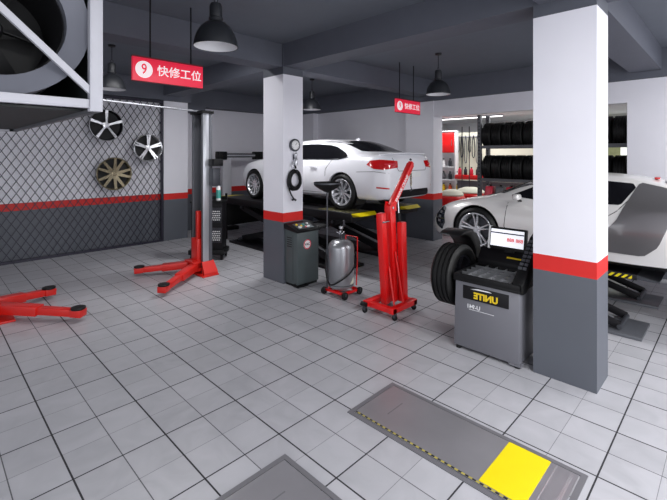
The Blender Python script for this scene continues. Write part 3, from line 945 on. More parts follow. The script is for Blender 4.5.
def wall_rim(label, x, z, R, mat_, spokes, sw0, sw1, pair, rot, dark=None, flare=0):
    t = thing('alloy_wheel', label, 'alloy wheel', (x, 9.83, z), 0, 'alloy wheels hung on the mesh panel')
    rotm = Matrix.Rotation(PI/2, 4, 'Z')   # face -X -> -Y
    h = .07
    bar = MB().lathe([(R, -h), (R-.008, -h-.004), (R-.024, -h+.006), (R-.034, -h+.03), (R-.04, h), (R-.02, h), (R-.02, -h+.05)], axis='X', n=48, close=True)
    bar.xform(rotm)
    obj('rim_barrel', bar, dark or mat_, t)
    bd = MB().lathe([(.0001, h-.02), (R-.04, h-.02), (R-.04, h), (.0001, h)], axis='X', n=40).xform(rotm)
    obj('brake_cover', bd, 'blackgap', t)
    sp = MB()
    for i in range(spokes):
        t0 = 2*PI*i/spokes + PI/2 + rot
        for q in ((0,) if not pair else (-pair, pair)):
            a = Vector((-h+.03, math.cos(t0+q*.5)*.04, math.sin(t0+q*.5)*.04))
            b = Vector((-h+.004, math.cos(t0+q*(1+flare))*(R-.02), math.sin(t0+q*(1+flare))*(R-.02)))
            sp.beam(a, b, sw0, .03, (-1, 0, 0), w1=sw1, h1=.022)
    sp.lathe([(.0001, -h+.004), (.03, -h+.004), (.034, -h+.012), (.065, -h+.018), (.075, -h+.05), (.0001, -h+.05)], axis='X', n=24)
    sp.xform(rotm)
    obj('spokes', sp, mat_, t)
    hk = MB().cyl((0, .06, R*.75), (0, .13, R*.78), .012)
    obj('hanging_hook', hk, 'tooldark', t)
    if dark:
        fl_ = MB().lathe([(R-.001, -h-.005), (R-.008, -h-.008), (R-.016, -h-.002)], axis='X', n=48, close=True).xform(rotm)
        obj('polished_lip', fl_, 'machined', t)
    return t
wall_rim('black alloy wheel with five thin polished spokes, highest on the mesh', 2.90, 2.74, .345, 'machined', 5, .035, .06, 0, 0, dark='blackalloy')
wall_rim('silver five-spoke alloy wheel, right of the black one on the mesh', 3.79, 2.26, .325, 'machined', 5, .05, .03, .10, 0, flare=0)
wall_rim('bronze chrome alloy wheel, lowest of the three on the mesh', 3.06, 1.68, .36, 'bronze', 5, .075, .05, .26, .3)

# ------------------------------------------------------------------ tool trolley behind the post
tt = thing('tool_trolley', 'black tool trolley with perforated panels standing behind the silver lift column', 'trolley', (4.19, 7.69, 0), math.radians(-45.4))
tb = MB()
tb.box((-.36, -.22, .10), (.36, .22, .20))
obj('base_tray', tb, 'black', tt, bevel=.02)
for sx in (-1, 1):
    for sy in (-1, 1):
        c = MB().cyl((sx*.30-.015, sy*.17, .045), (sx*.30+.015, sy*.17, .045), .045, n=16)
        c.box((sx*.30-.02, sy*.17-.02, .05), (sx*.30+.02, sy*.17+.02, .11))
        obj('caster', c, 'rubber', tt)
obj('cabinet_body', MB().box((-.31, -.17, .19), (.31, .17, 1.14)), 'blackm', tt, bevel=.01)
for z in (.34, .74):
    dr = obj('perforated_panel', MB().box((-.29, -.185, z), (.30, -.168, z+.30)), 'tooldark', tt, bevel=.005)
    h = MB()
    for i in range(7):
        for j in range(5):
            h.cyl((.04+i*.036+(j%2)*.012, -.190, z+.06+j*.042), (.04+i*.036+(j%2)*.012, -.184, z+.06+j*.042), .013, n=8)
    obj('panel_studs', h, 'white_plastic', dr)
    obj('wrench', MB().box((-.17, -.20, z+.07), (-.12, -.186, z+.17)), 'machined', dr, bevel=.005)
bk = MB().box((-.33, .13, 1.13), (-.29, .17, 1.56)); bk.box((.29, .13, 1.13), (.33, .17, 1.30)); bk.box((-.31, .14, 1.13), (.31, .16, 1.24))
obj('back_rail', bk, 'black', tt)
obj('top_tray', MB().box((-.33, -.19, 1.13), (.33, .19, 1.17)), 'black', tt, bevel=.01)
sp_ = thing('spray_bottle', 'white and teal bottle standing on the black tool trolley', 'bottle', (4.29, 7.50, 1.17))
obj('bottle_body', MB().lathe([(.03, 0), (.045, .01), (.045, .26), (.02, .31), (.018, .34), (.0001, .342)], n=20), 'white_plastic', sp_)
obj('bottle_label', MB().lathe([(.0465, .05), (.0465, .22)], n=20), 'teal', sp_)
obj('bottle_cap', MB().lathe([(.022, .33), (.022, .37), (.0001, .372)], n=16), 'black', sp_)
tb2 = thing('tool_case', 'dark green case standing on the left of the tool trolley top', 'case', (4.05, 7.84, 1.17), math.radians(-45.4))
obj('case_body', MB().box((-.09, -.08, 0), (.09, .08, .22)), 'housing', tb2, bevel=.01)
obj('case_handle', MB().tube([(-.04, 0, .22), (-.04, 0, .25), (.04, 0, .25), (.04, 0, .22)], .007), 'black', tb2)

# wheel alignment gantry in front of the saloon
al = thing('alignment_gantry', 'grey wheel alignment column with black ended camera bar before the saloon', 'gantry', (6.14, 10.30, 0))
obj('pedestal', MB().box((-.28, -.22, 0), (.28, .22, .10)), 'black', al, bevel=.02)
obj('column', MB().box((-.13, -.06, .1), (.13, .06, 2.02)), 'framewhite', al, bevel=.01)
obj('camera_bar', MB().box((-.26, -.07, 2.02), (1.05, .07, 2.14)), 'darksteel', al, bevel=.015)
obj('bar_stripe', MB().box((-.2, -.078, 2.06), (1.0, -.069, 2.10)), 'alu', al)
for x in (-.16, 1.05):
    hb = obj('camera_head', MB().box((x-.13, -.11, 1.96), (x+.13, .11, 2.19)), 'black', al, bevel=.02)
    obj('camera_lens', MB().cyl((x+.02, -.125, 2.08), (x+.02, -.108, 2.08), .04), 'tint', hb)

# ------------------------------------------------------------------ fittings on the middle pillar
pg = thing('pressure_gauge', 'round white pressure gauge mounted high on the middle pillar', 'gauge', (4.40, 5.27, 2.255))
obj('gauge_case', MB().lathe([(.0001, 0), (.098, 0), (.105, -.02), (.105, -.045), (.092, -.05), (.082, -.044), (.0001, -.044)], axis='Y', n=32), 'darksteel', pg)
obj('dial', MB().lathe([(.0001, -.0445), (.077, -.0445), (.077, -.047), (.0001, -.047)], axis='Y', n=32), 'white_plastic', pg)
tk = MB()
for i in range(11):
    t = math.radians(-45+27*i)
    c, s_ = math.cos(t), math.sin(t)
    tk.beam((c*.058, -.0485, s_*.058), (c*.070, -.0485, s_*.070), .004, .002, (0, 1, 0))
tk.beam((0, -.0495, 0), (.035, -.0495, .04), .006, .002, (0, 1, 0))
obj('dial_marks', tk, 'black', pg)
rg = thing('air_regulator', 'silver air regulator on the pillar between gauge and hose coil', 'regulator', (4.40, 5.27, 2.04))
obj('regulator_bowl', MB().lathe([(.0001, -.13), (.028, -.12), (.034, -.08), (.034, -.02), (.02, .0), (.03, .02), (.03, .07), (.014, .09), (.0001, .095)], o=(0, -.055, 0), n=20), 'alu', rg)
obj('wall_bracket', MB().box((-.02, -.03, -.03), (.02, 0, .06)), 'darksteel', rg)
obj('valve_knob', MB().cyl((0, -.055, -.17), (-.02, -.06, -.12), .016), 'black', rg)
obj('outlet_pipe', MB().tube([(-.03, -.05, -.05), (-.06, -.05, -.09), (-.06, -.05, -.14)], .012), 'alu', rg)
hc = thing('air_hose', 'black air hose coiled on the middle pillar with hanging end', 'hose', (4.38, 5.27, 1.68))
pts = []
for i in range(5*28):
    t = 2*PI*i/28
    rr = .115+.012*math.sin(t*.37)+.008*math.sin(i*.11)
    pts.append((math.cos(t)*rr, -.03-.012*(i/28)+.006*math.sin(t*2), math.sin(t)*rr*1.25+.01*math.sin(i*.3)))
obj('coiled_hose', MB().tube(pts, .014, n=8), 'black', hc)
obj('hose_tail', MB().tube([(-.12, -.06, .05), (-.135, -.06, -.06), (-.12, -.055, -.15), (-.07, -.05, -.24), (-.015, -.05, -.315)], .012), 'black', hc)
obj('hose_nozzle', MB().tube([(-.05, -.05, -.325), (-.01, -.05, -.315), (.025, -.05, -.335)], .017), 'tooldark', hc)
obj('hose_hook', MB().tube([(0, 0, .12), (0, -.10, .12), (0, -.11, .15)], .009), 'tooldark', hc)

# ------------------------------------------------------------------ service cabinet beside the pillar
sc = thing('service_machine', 'grey-green service machine cabinet with sloping panel against the middle pillar', 'machine', (4.44, 5.10, 0))
obj('cabinet_body', MB().prism([(.155, .04), (-.155, .04), (-.155, .875), (.155, .92)], -.235, .22, 'X'), 'darkgreen', sc, bevel=.006)
obj('front_seam', MB().box((-.2365, -.05, .10), (-.234, -.045, .82)), 'blackgap', sc)
obj('plinth', MB().box((-.22, -.14, 0), (.20, .14, .045)), 'black', sc)
ct = obj('control_top', MB().prism([(.165, .95), (.165, .90), (-.175, .86), (-.19, .885), (.10, .985), (.165, .985)], -.255, .245, 'X'), 'black', sc, bevel=.008)
sm = Matrix.Translation((0, -.042, .938)) @ Matrix.Rotation(math.atan2(.10, .29), 4, 'X')
pb = MB().box((-.17, -.09, -.002), (.15, .10, .005)).xform(sm)
obj('control_plate', pb, 'darkgreen', ct)
for i, (x, y, m, w) in enumerate(((-.12, -.04, 'white_plastic', .05), (-.12, .05, 'letteryel', .03), (0, .03, 'teal', .04), (.06, -.04, 'white_plastic', .035), (.0, -.05, 'taillight', .025), (.10, .05, 'white_plastic', .03), (-.06, 0, 'letteryel', .025))):
    obj('control_dial', MB().cyl((x, y, .004), (x, y, .018), w/2+.004, n=16).xform(sm), m, ct)
lv = MB()
for i in range(5): lv.box((-.238, -.02, .62+i*.035), (-.233, .10, .635+i*.035))
obj('vent_louvre', lv, 'blackgap', sc)
lg = obj('round_badge', MB().lathe([(.0001, -.1555), (.078, -.1555), (.078, -.160), (.0001, -.160)], axis='Y', n=32, o=(-.03, 0, .66)), 'white_plastic', sc)
obj('badge_ring', MB().lathe([(.078, -.1605), (.078, -.163), (.064, -.163), (.064, -.1605)], axis='Y', n=32, o=(-.03, 0, .66), close=True), 'crimson', lg)
put_text('badge_lettering', 'VAC', .055, 'tooldark', lg, (-.03, -.1615, .66), depth=.002, bold=.001)
obj('side_tray', MB().box((.245, -.14, .87), (.48, .14, .91)), 'black', sc, bevel=.008)
obj('tray_bracket', MB().prism([(.24, .86), (.24, .78), (.38, .86)], -.05, .05, 'Y'), 'black', sc)
obj('foot_bar', MB().tube([(-.235, -.10, .05), (-.28, -.12, .03), (-.26, -.20, .022), (-.05, -.20, .022), (-.03, -.15, .03)], .011), 'black', sc)

# ------------------------------------------------------------------ oil drainer
od = thing('oil_drainer', 'silver waste oil drainer tank with pole tray on a small red cart', 'drainer', (4.49, 4.27, 0))
obj('tank', MB().lathe([(.0001, .09), (.12, .095), (.18, .125), (.197, .16), (.197, .70), (.185, .755), (.14, .80), (.07, .822), (.0001, .825)], n=40), 'tank', od)
obj('tank_seam', MB().lathe([(.1985, .165), (.1985, .175), (.196, .175), (.196, .165)], n=40, close=True), 'darksteel', od)
ca = MB()
ca.box((-.17, -.20, .055), (.20, -.16, .09)); ca.box((-.17, .14, .055), (.20, .18, .09)); ca.box((-.17, -.20, .055), (-.13, .18, .09)); ca.box((.16, -.20, .055), (.20, .18, .09)); ca.box((-.15, -.03, .055), (.2, .03, .092))
obj('cart_frame', ca, 'red', od, bevel=.004)
obj('cart_handle', MB().tube([(.21, -.12, .11), (.235, -.12, .5), (.235, -.12, .84), (.235, .12, .84), (.235, .12, .5), (.21, .12, .11)], .010), 'red', od)
for x, y in ((-.17, .19), (-.15, -.22), (.19, -.20), (.19, .19)):
    w = obj('cart_wheel', MB().cyl((x, y-.018, .055), (x, y+.018, .055), .055, n=24), 'rubber', od, bevel=.006)
    obj('wheel_fork', MB().box((x-.012, y-.024, .05), (x+.012, y+.024, .095)), 'darksteel', w)
obj('tray_pole', MB().cyl((-.155, .14, .08), (-.155, .14, 1.56), .011), 'darksteel', od)
obj('pole_clamp', MB().cyl((-.155, .14, .62), (-.155, .14, .67), .022), 'darksteel', od)
obj('pole_bracket', MB().beam((-.155, .14, .64), (-.10, .10, .64), .02, .03), 'darksteel', od)
dt = obj('drain_tray', MB().lathe([(.012, 1.53), (.04, 1.54), (.11, 1.575), (.185, 1.625), (.20, 1.65), (.20, 1.685), (.19, 1.685), (.19, 1.655), (.10, 1.59), (.0001, 1.56)], o=(-.155, .14, 0), n=36), 'black', od)
obj('tray_highlight_band', MB().lathe([(.2015, 1.66), (.2015, 1.677), (.199, 1.677), (.199, 1.66)], o=(-.155, .14, 0), n=36, close=True), 'darksteel', dt)
obj('valve_stem', MB().cyl((0, 0, .82), (0, 0, .99), .014), 'tooldark', od)
vf = MB().cyl((-.05, -.03, .95), (.05, .03, .95), .012); vf.cyl((0, 0, .985), (0, 0, 1.02), .03)
for a in (0, 2.1, 4.2): vf.cyl((0, 0, .90), (math.cos(a)*.07, math.sin(a)*.07, .93), .009)
obj('valve_fittings', vf, 'alu', od)
sgz = obj('sight_gauge', MB().cyl((.03, -.03, 1.02), (.03, -.03, 1.11), .016), 'tooldark', od)
hp = []
for i in range(25):
    t = i/24
    a = math.radians(-15 - 150*t); q = .215 + .012*math.sin(PI*t)
    hp.append((q*math.cos(a), q*math.sin(a), .70-.50*t**.9-.03*math.sin(PI*t)))
hp += [(-.235, .0, .19), (-.235, .06, .25), (-.22, .11, .40), (-.175, .14, .60)]
obj('drain_hose', MB().tube(hp, .011), 'black', od)
def tri_label():
    # warning triangle bent onto the tank
    bm = bmesh.new(); vs = []
    for u, z in ((-.06, .19+.03), (.07, .22), (.06, .33)):
        pass
    pts = [(-.02, .19), (.03, .19), (.08, .19), (.075, .23), (.07, .29), (.03, .245)]
    out = [bm.verts.new((math.sin(t_/.2+.0)*.199, -math.cos(t_/.2+.0)*.199, z)) for t_, z in pts]
    bm.faces.new(out); return bm
obj('warning_sticker', tri_label(), 'cream', od)

# ------------------------------------------------------------------ engine crane
ec = thing('engine_crane', 'folded red engine hoist on casters with raised boom and hanging chain', 'crane', (4.46, 3.34, 0))
bs = MB()
bs.box((-.27, -.05+.20, .085), (.28, .04+.20, .155))
bs.box((-.26, -.25, .085), (-.18, .24, .150))
bs.box((.20, -.25, .085), (.28, .24, .150))
bs.box((-.27, -.25, .085), (.28, -.17, .155))
obj('base_frame', bs, 'red', ec, bevel=.006)
for x, y in ((-.28, .20), (-.22, -.24), (.27, -.20), (.26, .20)):
    c = MB().cyl((x-.015, y, .036), (x+.015, y, .036), .036, n=20)
    cc = obj('caster', c, 'rubber', ec, bevel=.004)
    obj('caster_fork', MB().box((x-.022, y-.02, .04), (x+.022, y+.02, .088)), 'darksteel', cc)
obj('folding_leg', MB().beam((-.06, .02, .12), (-.19, .0, 1.33), .095, .095, (0, 1, 0)), 'red', ec, bevel=.006)
obj('folding_leg', MB().beam((.17, -.10, .12), (.13, -.10, 1.19), .10, .085, (0, 1, 0)), 'red', ec, bevel=.006)
obj('mast', MB().beam((.10, 0, .12), (.00, 0, 1.42), .11, .10, (0, 1, 0)), 'red', ec, bevel=.006)
mh = MB(); mh.prism([(-.05, 1.34), (.09, 1.34), (.07, 1.45), (-.03, 1.47)], -.052, -.044, 'Y'); mh.prism([(-.05, 1.34), (.09, 1.34), (.07, 1.45), (-.03, 1.47)], .044, .052, 'Y')
obj('mast_head', mh, 'red', ec)
bo = obj('boom', MB().beam((-.02, 0, 1.34), (.49, 0, 1.96), .075, .085, (0, 1, 0)), 'red', ec, bevel=.005)
dirb = Vector((.51, 0, .62)).normalized()
obj('boom_tip', MB().beam((.44, 0, 1.90), (.51, 0, 1.985), .058, .06, (0, 1, 0)), 'red', bo)
bm = text_mesh('ENGINE CRANE', .062, depth=.002, bold=.0015)
ang = -math.atan2(.62, .51)
bmesh.ops.transform(bm, matrix=Matrix.Translation((.22, -.0445, 1.635)) @ Matrix.Rotation(ang, 4, 'Y'), verts=bm.verts)
obj('boom_lettering', bm, 'letterwhite', bo)
obj('pivot_bolt', MB().cyl((.0, -.06, 1.39), (.0, .06, 1.39), .016, n=12), 'chrome', ec)
obj('hydraulic_ram', MB().cyl((.19, -.02, .75), (.175, -.02, 1.30), .028), 'black', ec)
obj('ram_rod', MB().cyl((.175, -.02, 1.30), (.17, -.0, 1.60), .011), 'chrome', ec)
obj('support_brace', MB().cyl((-.12, -.16, .15), (-.08, -.05, .62), .012), 'red', ec)
obj('support_brace', MB().cyl((.05, -.18, .15), (.04, -.06, .80), .012), 'red', ec)
ch = []
cm_ = MB()
for i in range(9):
    z = 1.93-i*.032
    rx = .012
    pts = [(.50+(rx if i % 2 == 0 else 0)*math.cos(t), (0 if i % 2 == 0 else rx)*math.cos(t), z+.022*math.sin(t)) for t in [2*PI*k/10 for k in range(10)]]
    cm_.tube(pts, .006, n=6, closed=True)
obj('chain', cm_, 'bronze', ec)
hk = [(.50, 0, 1.66), (.50, 0, 1.63), (.515, 0, 1.61), (.51, 0, 1.585), (.49, 0, 1.58), (.478, 0, 1.60)]
obj('hook', MB().tube(hk, .007), 'tooldark', ec)
obj('lock_pin', MB().cyl((-.10, -.06, 1.22), (-.22, -.06, 1.22), .012), 'chrome', ec)
tl = MB().cyl((-.30, .16, .12), (-.30, .24, .12), .030, n=16)
obj('end_roller', tl, 'rubber', ec)

# ------------------------------------------------------------------ wheel balancer
wb = thing('wheel_balancer', 'grey wheel balancing machine with black weight tray and lit screen beside pillar', 'machine', (4.13, 1.53, 0))
obj('cabinet', MB().prism([(0.0, .03), (.70, .03), (.70, .03), (.68, .76), (.0, .76)][:2] + [(.675, .76), (.0, .76)], 0.0, .70, 'X'), 'machine', wb, bevel=.012)
ft = MB()
for x, y in ((.03, .03), (.03, .65), (.66, .03), (.66, .65)): ft.cyl((x, y, 0), (x, y, .035), .03)
obj('rubber_feet', ft, 'rubber', wb)
obj('foot_plate', MB().box((-.01, -.02, 0.02), (.08, .10, .035)), 'machine', wb)
tr = MB()
tr.box((-.015, -.01, .735), (.715, .69, .765))
for y0, y1, x0, x1 in ((-.01, .69, -.015, .01), (-.01, .69, .54, .565), (-.01, .015, -.01, .55), (.665, .69, -.01, .55)):
    tr.box((x0, y0, .76), (x1, y1, .815))
ty = obj('weight_tray', tr, 'black', wb, bevel=.004)
gr = MB()
for i in range(1, 6): gr.box((.01, .11*i-.002, .765), (.54, .11*i+.002, .810))
for i in range(1, 5): gr.box((.01+.11*i-.002, .02, .765), (.01+.11*i+.002, .66, .810))
obj('tray_dividers', gr, 'alu', ty)
cw = MB()
for i in range(4):
    for j in range(6):
        for k in range(3):
            x = .03+.11*i+random.uniform(0, .06); y = .03+.107*j+random.uniform(0, .06)
            cw.box((x, y, .766), (x+.025, y+.01, .775))
obj('balance_weights', cw, 'tooldark', ty)['kind'] = 'stuff'
# rear console rising to the screen
obj('rear_console', MB().prism([(.56, .765), (.715, .765), (.715, 1.0), (.66, 1.0), (.585, .90), (.56, .86)], -.01, .69, 'Y'), 'blackm', wb, bevel=.012)
obj('console_legend', MB().box((.0, .12, -.002), (.018, .36, .003)).xform(Matrix.Translation((.594, 0, .916)) @ Matrix.Rotation(-math.radians(53), 4, 'Y')), 'letteryel', wb)
bu = MB()
mtc = Matrix.Translation((.50, 0, .903)) @ Matrix.Rotation(-math.radians(39.8), 4, 'Y')
# side key console leaning forward at the pillar side
kc = obj('key_console', MB().prism([(.02, .72), (.12, .72), (.62, 1.02), (.62, 1.24), (.52, 1.20), (.02, .82)], -.03, .085, 'Y'), 'black', wb, bevel=.012)
kb = MB()
for i in range(8):
    for j in range(2):
        t = .25+.085*i
        x, z = .02+.50*t, .80+.40*t
        kb.box((-.012, -.028+.034*j, 0), (.012, -.004+.034*j, .008))
        vs = kb.bm.verts[:][-8:] if False else None
kb.bm.free(); kb = MB()
for i in range(8):
    for j in range(2):
        t = .30+.085*i
        x, z = .02+.50*t, .824+.38*t
        kb.hexa([(x-.010, -.008+.045*j, z-.006), (x+.012, -.008+.045*j, z+.0135), (x+.012, +.026+.045*j, z+.0135), (x-.010, +.026+.045*j, z-.006),
                 (x-.015, -.008+.045*j, z+.002), (x+.007, -.008+.045*j, z+.0215), (x+.007, +.026+.045*j, z+.0215), (x-.015, +.026+.045*j, z+.002)])
obj('key_buttons', kb, 'column', kc)
# monitor, leaning back a little
mt = Matrix.Translation((.60, .345, 1.135)) @ Matrix.Rotation(math.radians(10), 4, 'Y')
mo = obj('monitor', MB().box((-.02, -.205, -.125), (.03, .205, .125)).xform(mt), 'black', wb, bevel=.008)
obj('monitor_side', MB().box((-.022, .20, -.13), (.03, .222, .13)).xform(mt), 'white_plastic', mo, bevel=.004)
scn = obj('screen', MB().box((-.024, -.18, -.09), (-.019, .19, .10)).xform(mt), 'screen', mo)
obj('screen_bar', MB().box((-.0255, -.18, .052), (-.0235, .19, .066)).xform(mt), 'screenbar', scn)
dg_ = text_mesh('888 888', .055, depth=.0015, bold=.0012)
bmesh.ops.transform(dg_, matrix=mt @ Matrix.Translation((-.0258, -.085, -.01)) @ Matrix.Rotation(-PI/2, 4, 'Z'), verts=dg_.verts)
obj('screen_digits', dg_, 'screenred', scn)
obj('monitor_neck', MB().box((.60, .29, .98), (.66, .39, 1.05)), 'black', wb)
# label with the mirrored lettering
lb = obj('name_label', MB().box((-.006, .10, .56), (.002, .585, .70)), 'blackm', wb, bevel=.001)
put_text('label_lettering', 'UNITE', .09, 'letteryel', lb, (-.0075, .335, .61), face='-X', depth=.003, bold=.004, mirror=True)
lt2 = MB().prism([(.50, .672), (.27, .678), (.30, .688), (.42, .688)], -.0075, -.0055, 'X')
obj('label_swoosh', lt2, 'letterwhite', lb)
put_text('model_lettering', 'U-941', .06, 'letterwhite', wb, (-.0015, .47, .485), face='-X', depth=.002, bold=.001, mirror=True)
obj('model_underline', MB().box((-.002, .25, .453), (.0, .52, .457)), 'letterwhite', wb)
# shaft, mounted wheel, hood
obj('shaft', MB().cyl((.32, .66, .70), (.32, 1.12, .70), .02), 'chrome', wb)
obj('wing_nut', MB().cyl((.32, 1.03, .70), (.32, 1.10, .70), .055), 'black', wb)
hd = [(.27, 1.155), (.34, 1.185), (.46, 1.20), (.59, 1.185), (.70, 1.13), (.78, 1.03), (.82, .90), (.82, .70), (.70, .70), (.695, .84), (.66, .95), (.60, 1.03), (.52, 1.10), (.43, 1.145), (.34, 1.158)]
obj('wheel_guard', MB().prism(hd, .76, 1.04, 'Y'), 'black', wb, bevel=.012)
obj('guard_pivot', MB().cyl((.69, .60, .80), (.69, .75, .80), .04), 'black', wb)
bt = thing('mounted_tyre', 'black tyre mounted on the shaft at the left of the balancing machine', 'tyre', (4.45, 2.39, .70))
obj('tyre_casing', tyre_mb(.35, .235, .27, axis='Y', n=64), 'rubber', bt)
rmb = rim_mb(.232, .2, 5, .04, .035, pair=.12, hub=.06, dish=.03).xform(Matrix.Rotation(PI/2, 4, 'Z'))
obj('alloy_rim', rmb, 'blackalloy', bt)

# ------------------------------------------------------------------ flush floor lift plates
def floor_plate(label, x0, x1, y0, y1):
    t = thing('floor_lift_plate', label, 'lift plate', ((x0+x1)/2, (y0+y1)/2, 0), 0, 'steel lift plates sunk in the floor')
    w, l = (x1-x0)/2, (y1-y0)/2
    f = MB()
    f.box((-w, -l, 0), (-w+.035, l, .006)); f.box((w-.035, -l, 0), (w, l, .006))
    f.box((-w+.035, l-.035, 0), (w-.035, l, .006)); f.box((-w+.035, -l, 0), (w-.035, -l+.035, .006))
    obj('frame', f, 'plateframe', t)
    d = obj('deck', MB().box((-w+.043, -l+.043, 0), (w-.043, l-.043, .008)), 'plate', t)
    obj('hazard_strip', MB().box((-w+.047, -l+.05, .008), (-w+.060, l-.05, .0092)), 'hazard', t)
    obj('yellow_pad', MB().box((-w+.068, -l+.21, .008), (w-.045, -l+.49, .0105)), 'yellow', t)
    sc_ = MB().box((-.02, l-.42, .008), (-.012, l-.23, .0088)); 
    obj('scratch_line', MB().box((-.10, l-.26, .008), (.10, l-.25, .0087)), 'plateframe', t)
    g = MB()
    for xx in (.06,): g.box((-w+.1, -l+.07, .008), (w-.08, -l+.074, .0088)); g.box((-w+.1, -l+.082, .008), (w-.08, -l+.085, .0088)); g.box((-w+.1, -l+.17, .008), (w-.05, -l+.174, .0088))
    obj('end_slots', g, 'machined', d)
    return t
floor_plate('steel lift plate with yellow pad in the floor beside the pillar', 2.46, 3.07, .70, 2.27)
floor_plate('nearer steel lift plate in the floor, cut by the bottom edge', 1.20, 1.81, .70, 2.26)

# ------------------------------------------------------------------ hanging signs
def sign(label, x0, x1, y, zb, zt, r0, r1, flip=1):
    t = thing('hanging_sign', label, 'sign', ((x0+x1)/2, y, zb), 0, 'red bay signs hung from the ceiling')
    w = (x1-x0)/2; h = zt-zb
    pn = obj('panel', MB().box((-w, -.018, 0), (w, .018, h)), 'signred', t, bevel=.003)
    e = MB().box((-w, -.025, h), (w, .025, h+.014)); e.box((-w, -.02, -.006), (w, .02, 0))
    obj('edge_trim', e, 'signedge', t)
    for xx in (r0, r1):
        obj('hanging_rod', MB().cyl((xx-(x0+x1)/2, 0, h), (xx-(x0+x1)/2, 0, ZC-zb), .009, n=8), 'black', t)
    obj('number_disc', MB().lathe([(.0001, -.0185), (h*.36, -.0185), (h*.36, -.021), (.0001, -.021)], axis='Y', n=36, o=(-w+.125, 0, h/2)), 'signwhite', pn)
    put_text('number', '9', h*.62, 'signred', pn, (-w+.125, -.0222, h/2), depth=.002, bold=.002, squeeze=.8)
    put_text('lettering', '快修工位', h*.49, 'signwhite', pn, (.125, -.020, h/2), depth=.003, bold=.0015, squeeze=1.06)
    return t
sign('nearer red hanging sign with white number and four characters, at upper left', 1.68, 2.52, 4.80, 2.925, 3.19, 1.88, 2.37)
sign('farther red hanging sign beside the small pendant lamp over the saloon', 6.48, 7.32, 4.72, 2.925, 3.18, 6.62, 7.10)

# ------------------------------------------------------------------ pendant lamps
def lamp(label):
    t = thing('pendant_lamp', label, 'lamp', (0, 0, 0), 0, 'dark bell pendant lamps')
    R0 = .215
    pr = [(R0, 0), (R0, .012), (.205, .07), (.185, .13), (.15, .19), (.10, .235), (.055, .255), (.05, .30), (.0001, .30)]
    inn = [(R0-.006, .002), (.199, .07), (.178, .128), (.144, .184), (.095, .228), (.03, .245)]
    obj('shade', MB().lathe([(r, z) for r, z in pr], n=44), 'lampshade', t)
    mb = MB(); mb.lathe(inn + [(.0001, .247)], n=44)
    # open bowl: drop the closing face at the rim
    big = [f for f in mb.bm.faces if len(f.verts) > 10]
    bmesh.ops.delete(mb.bm, geom=big, context='FACES')
    obj('shade_lining', mb, 'lampinside', t)
    obj('lamp_housing', MB().lathe([(.0001, .25), (.055, .25), (.07, .27), (.07, .285), (.06, .295), (.062, .31), (.062, .40), (.052, .43), (.02, .44), (.0001, .45)], n=28), 'lampshade', t)
    obj('hanging_loop', MB().tube([(.02*math.cos(a), 0, .465+.022*math.sin(a)) for a in [2*PI*k/14 for k in range(14)]], .005, n=8, closed=True), 'tooldark', t)
    obj('cord', MB().cyl((0, 0, .48), (0, 0, ZC-3.17), .005, n=8), 'black', t)
    obj('ceiling_rose', MB().lathe([(.0001, ZC-3.17-.03), (.05, ZC-3.17-.03), (.06, ZC-3.17), (.0001, ZC-3.17)], n=24), 'black', t)
    obj('bulb', MB().lathe([(.0001, .09), (.03, .10), (.045, .135), (.035, .175), (.02, .20), (.02, .24), (.0001, .24)], n=20), 'bulb', t)
    return t
l0 = lamp('largest and nearest dark pendant lamp, right of the near red sign')
# the shade is a hollow bowl: open its mouth
me = [c for c in l0.children if c.name.startswith('shade')][0].data
bm = bmesh.new(); bm.from_mesh(me)
bmesh.ops.delete(bm, geom=[f for f in bm.faces if len(f.verts) > 10], context='FACES')
bm.to_mesh(me); bm.free()
l0.location = (2.10, 3.72, 3.17)
dup(l0, (6.53, 3.82, 3.17), label='dark pendant lamp in front of the header wall, right of the far sign')
dup(l0, (2.26, 7.35, 3.17), label='dark pendant lamp partly behind the white post of the hanging housing')
dup(l0, (6.62, 7.25, 3.17), label='dark pendant lamp partly behind the middle pillar, above the saloon')

# ------------------------------------------------------------------ hanging fan housing upper left
fh = thing('fan_housing', 'large dark ventilation housing with white steel frame hanging at upper left', 'fan', (.33, 3.0, 2.375))
H = lambda x, y, z: (x-.33, y-3.0, z-2.375)
f = MB(); f2 = MB()
def fbox(a, b): (f if a[1] < 4 else f2).box(H(*a), H(*b))
for x0 in (-.15, .785):
    fbox((x0, 2.97, 2.375), (x0+.075, 3.03, ZC)); fbox((x0, 6.25, 2.375), (x0+.06, 6.31, ZC))
fbox((-.15, 2.985, 2.395), (.79, 3.03, 2.452)); fbox((-.15, 6.25, 2.375), (.83, 6.31, 2.43)); fbox((-.15, 2.985, 3.80), (.76, 3.03, 3.86))
obj('steel_frame', f, 'framewhite', fh, bevel=.003); obj('rear_frame', f2, 'framewhite', fh, bevel=.003)
obj('diagonal_brace', MB().beam(H(.80, 3.0, 2.50), H(-.10, 3.0, 3.345), .03, .04), 'framewhite', fh)
s_ = MB(); s_.box(H(.83, 3.04, 2.40), H(.845, 6.25, ZC)); s_.box(H(-.15, 3.04, 2.40), H(-.135, 6.25, ZC)); s_.box(H(-.135, 3.3, 2.40), H(.83, 6.25, 2.415)); s_.box(H(-.135, 6.2, 2.4), H(.83, 6.24, ZC))
obj('side_panels', s_, 'housing', fh)
obj('bottom_rail', MB().box(H(.82, 3.03, 2.375), H(.86, 6.25, 2.40)), 'rack', fh)
bp = MB()
n = 48; ro = .355; ri_ = .33
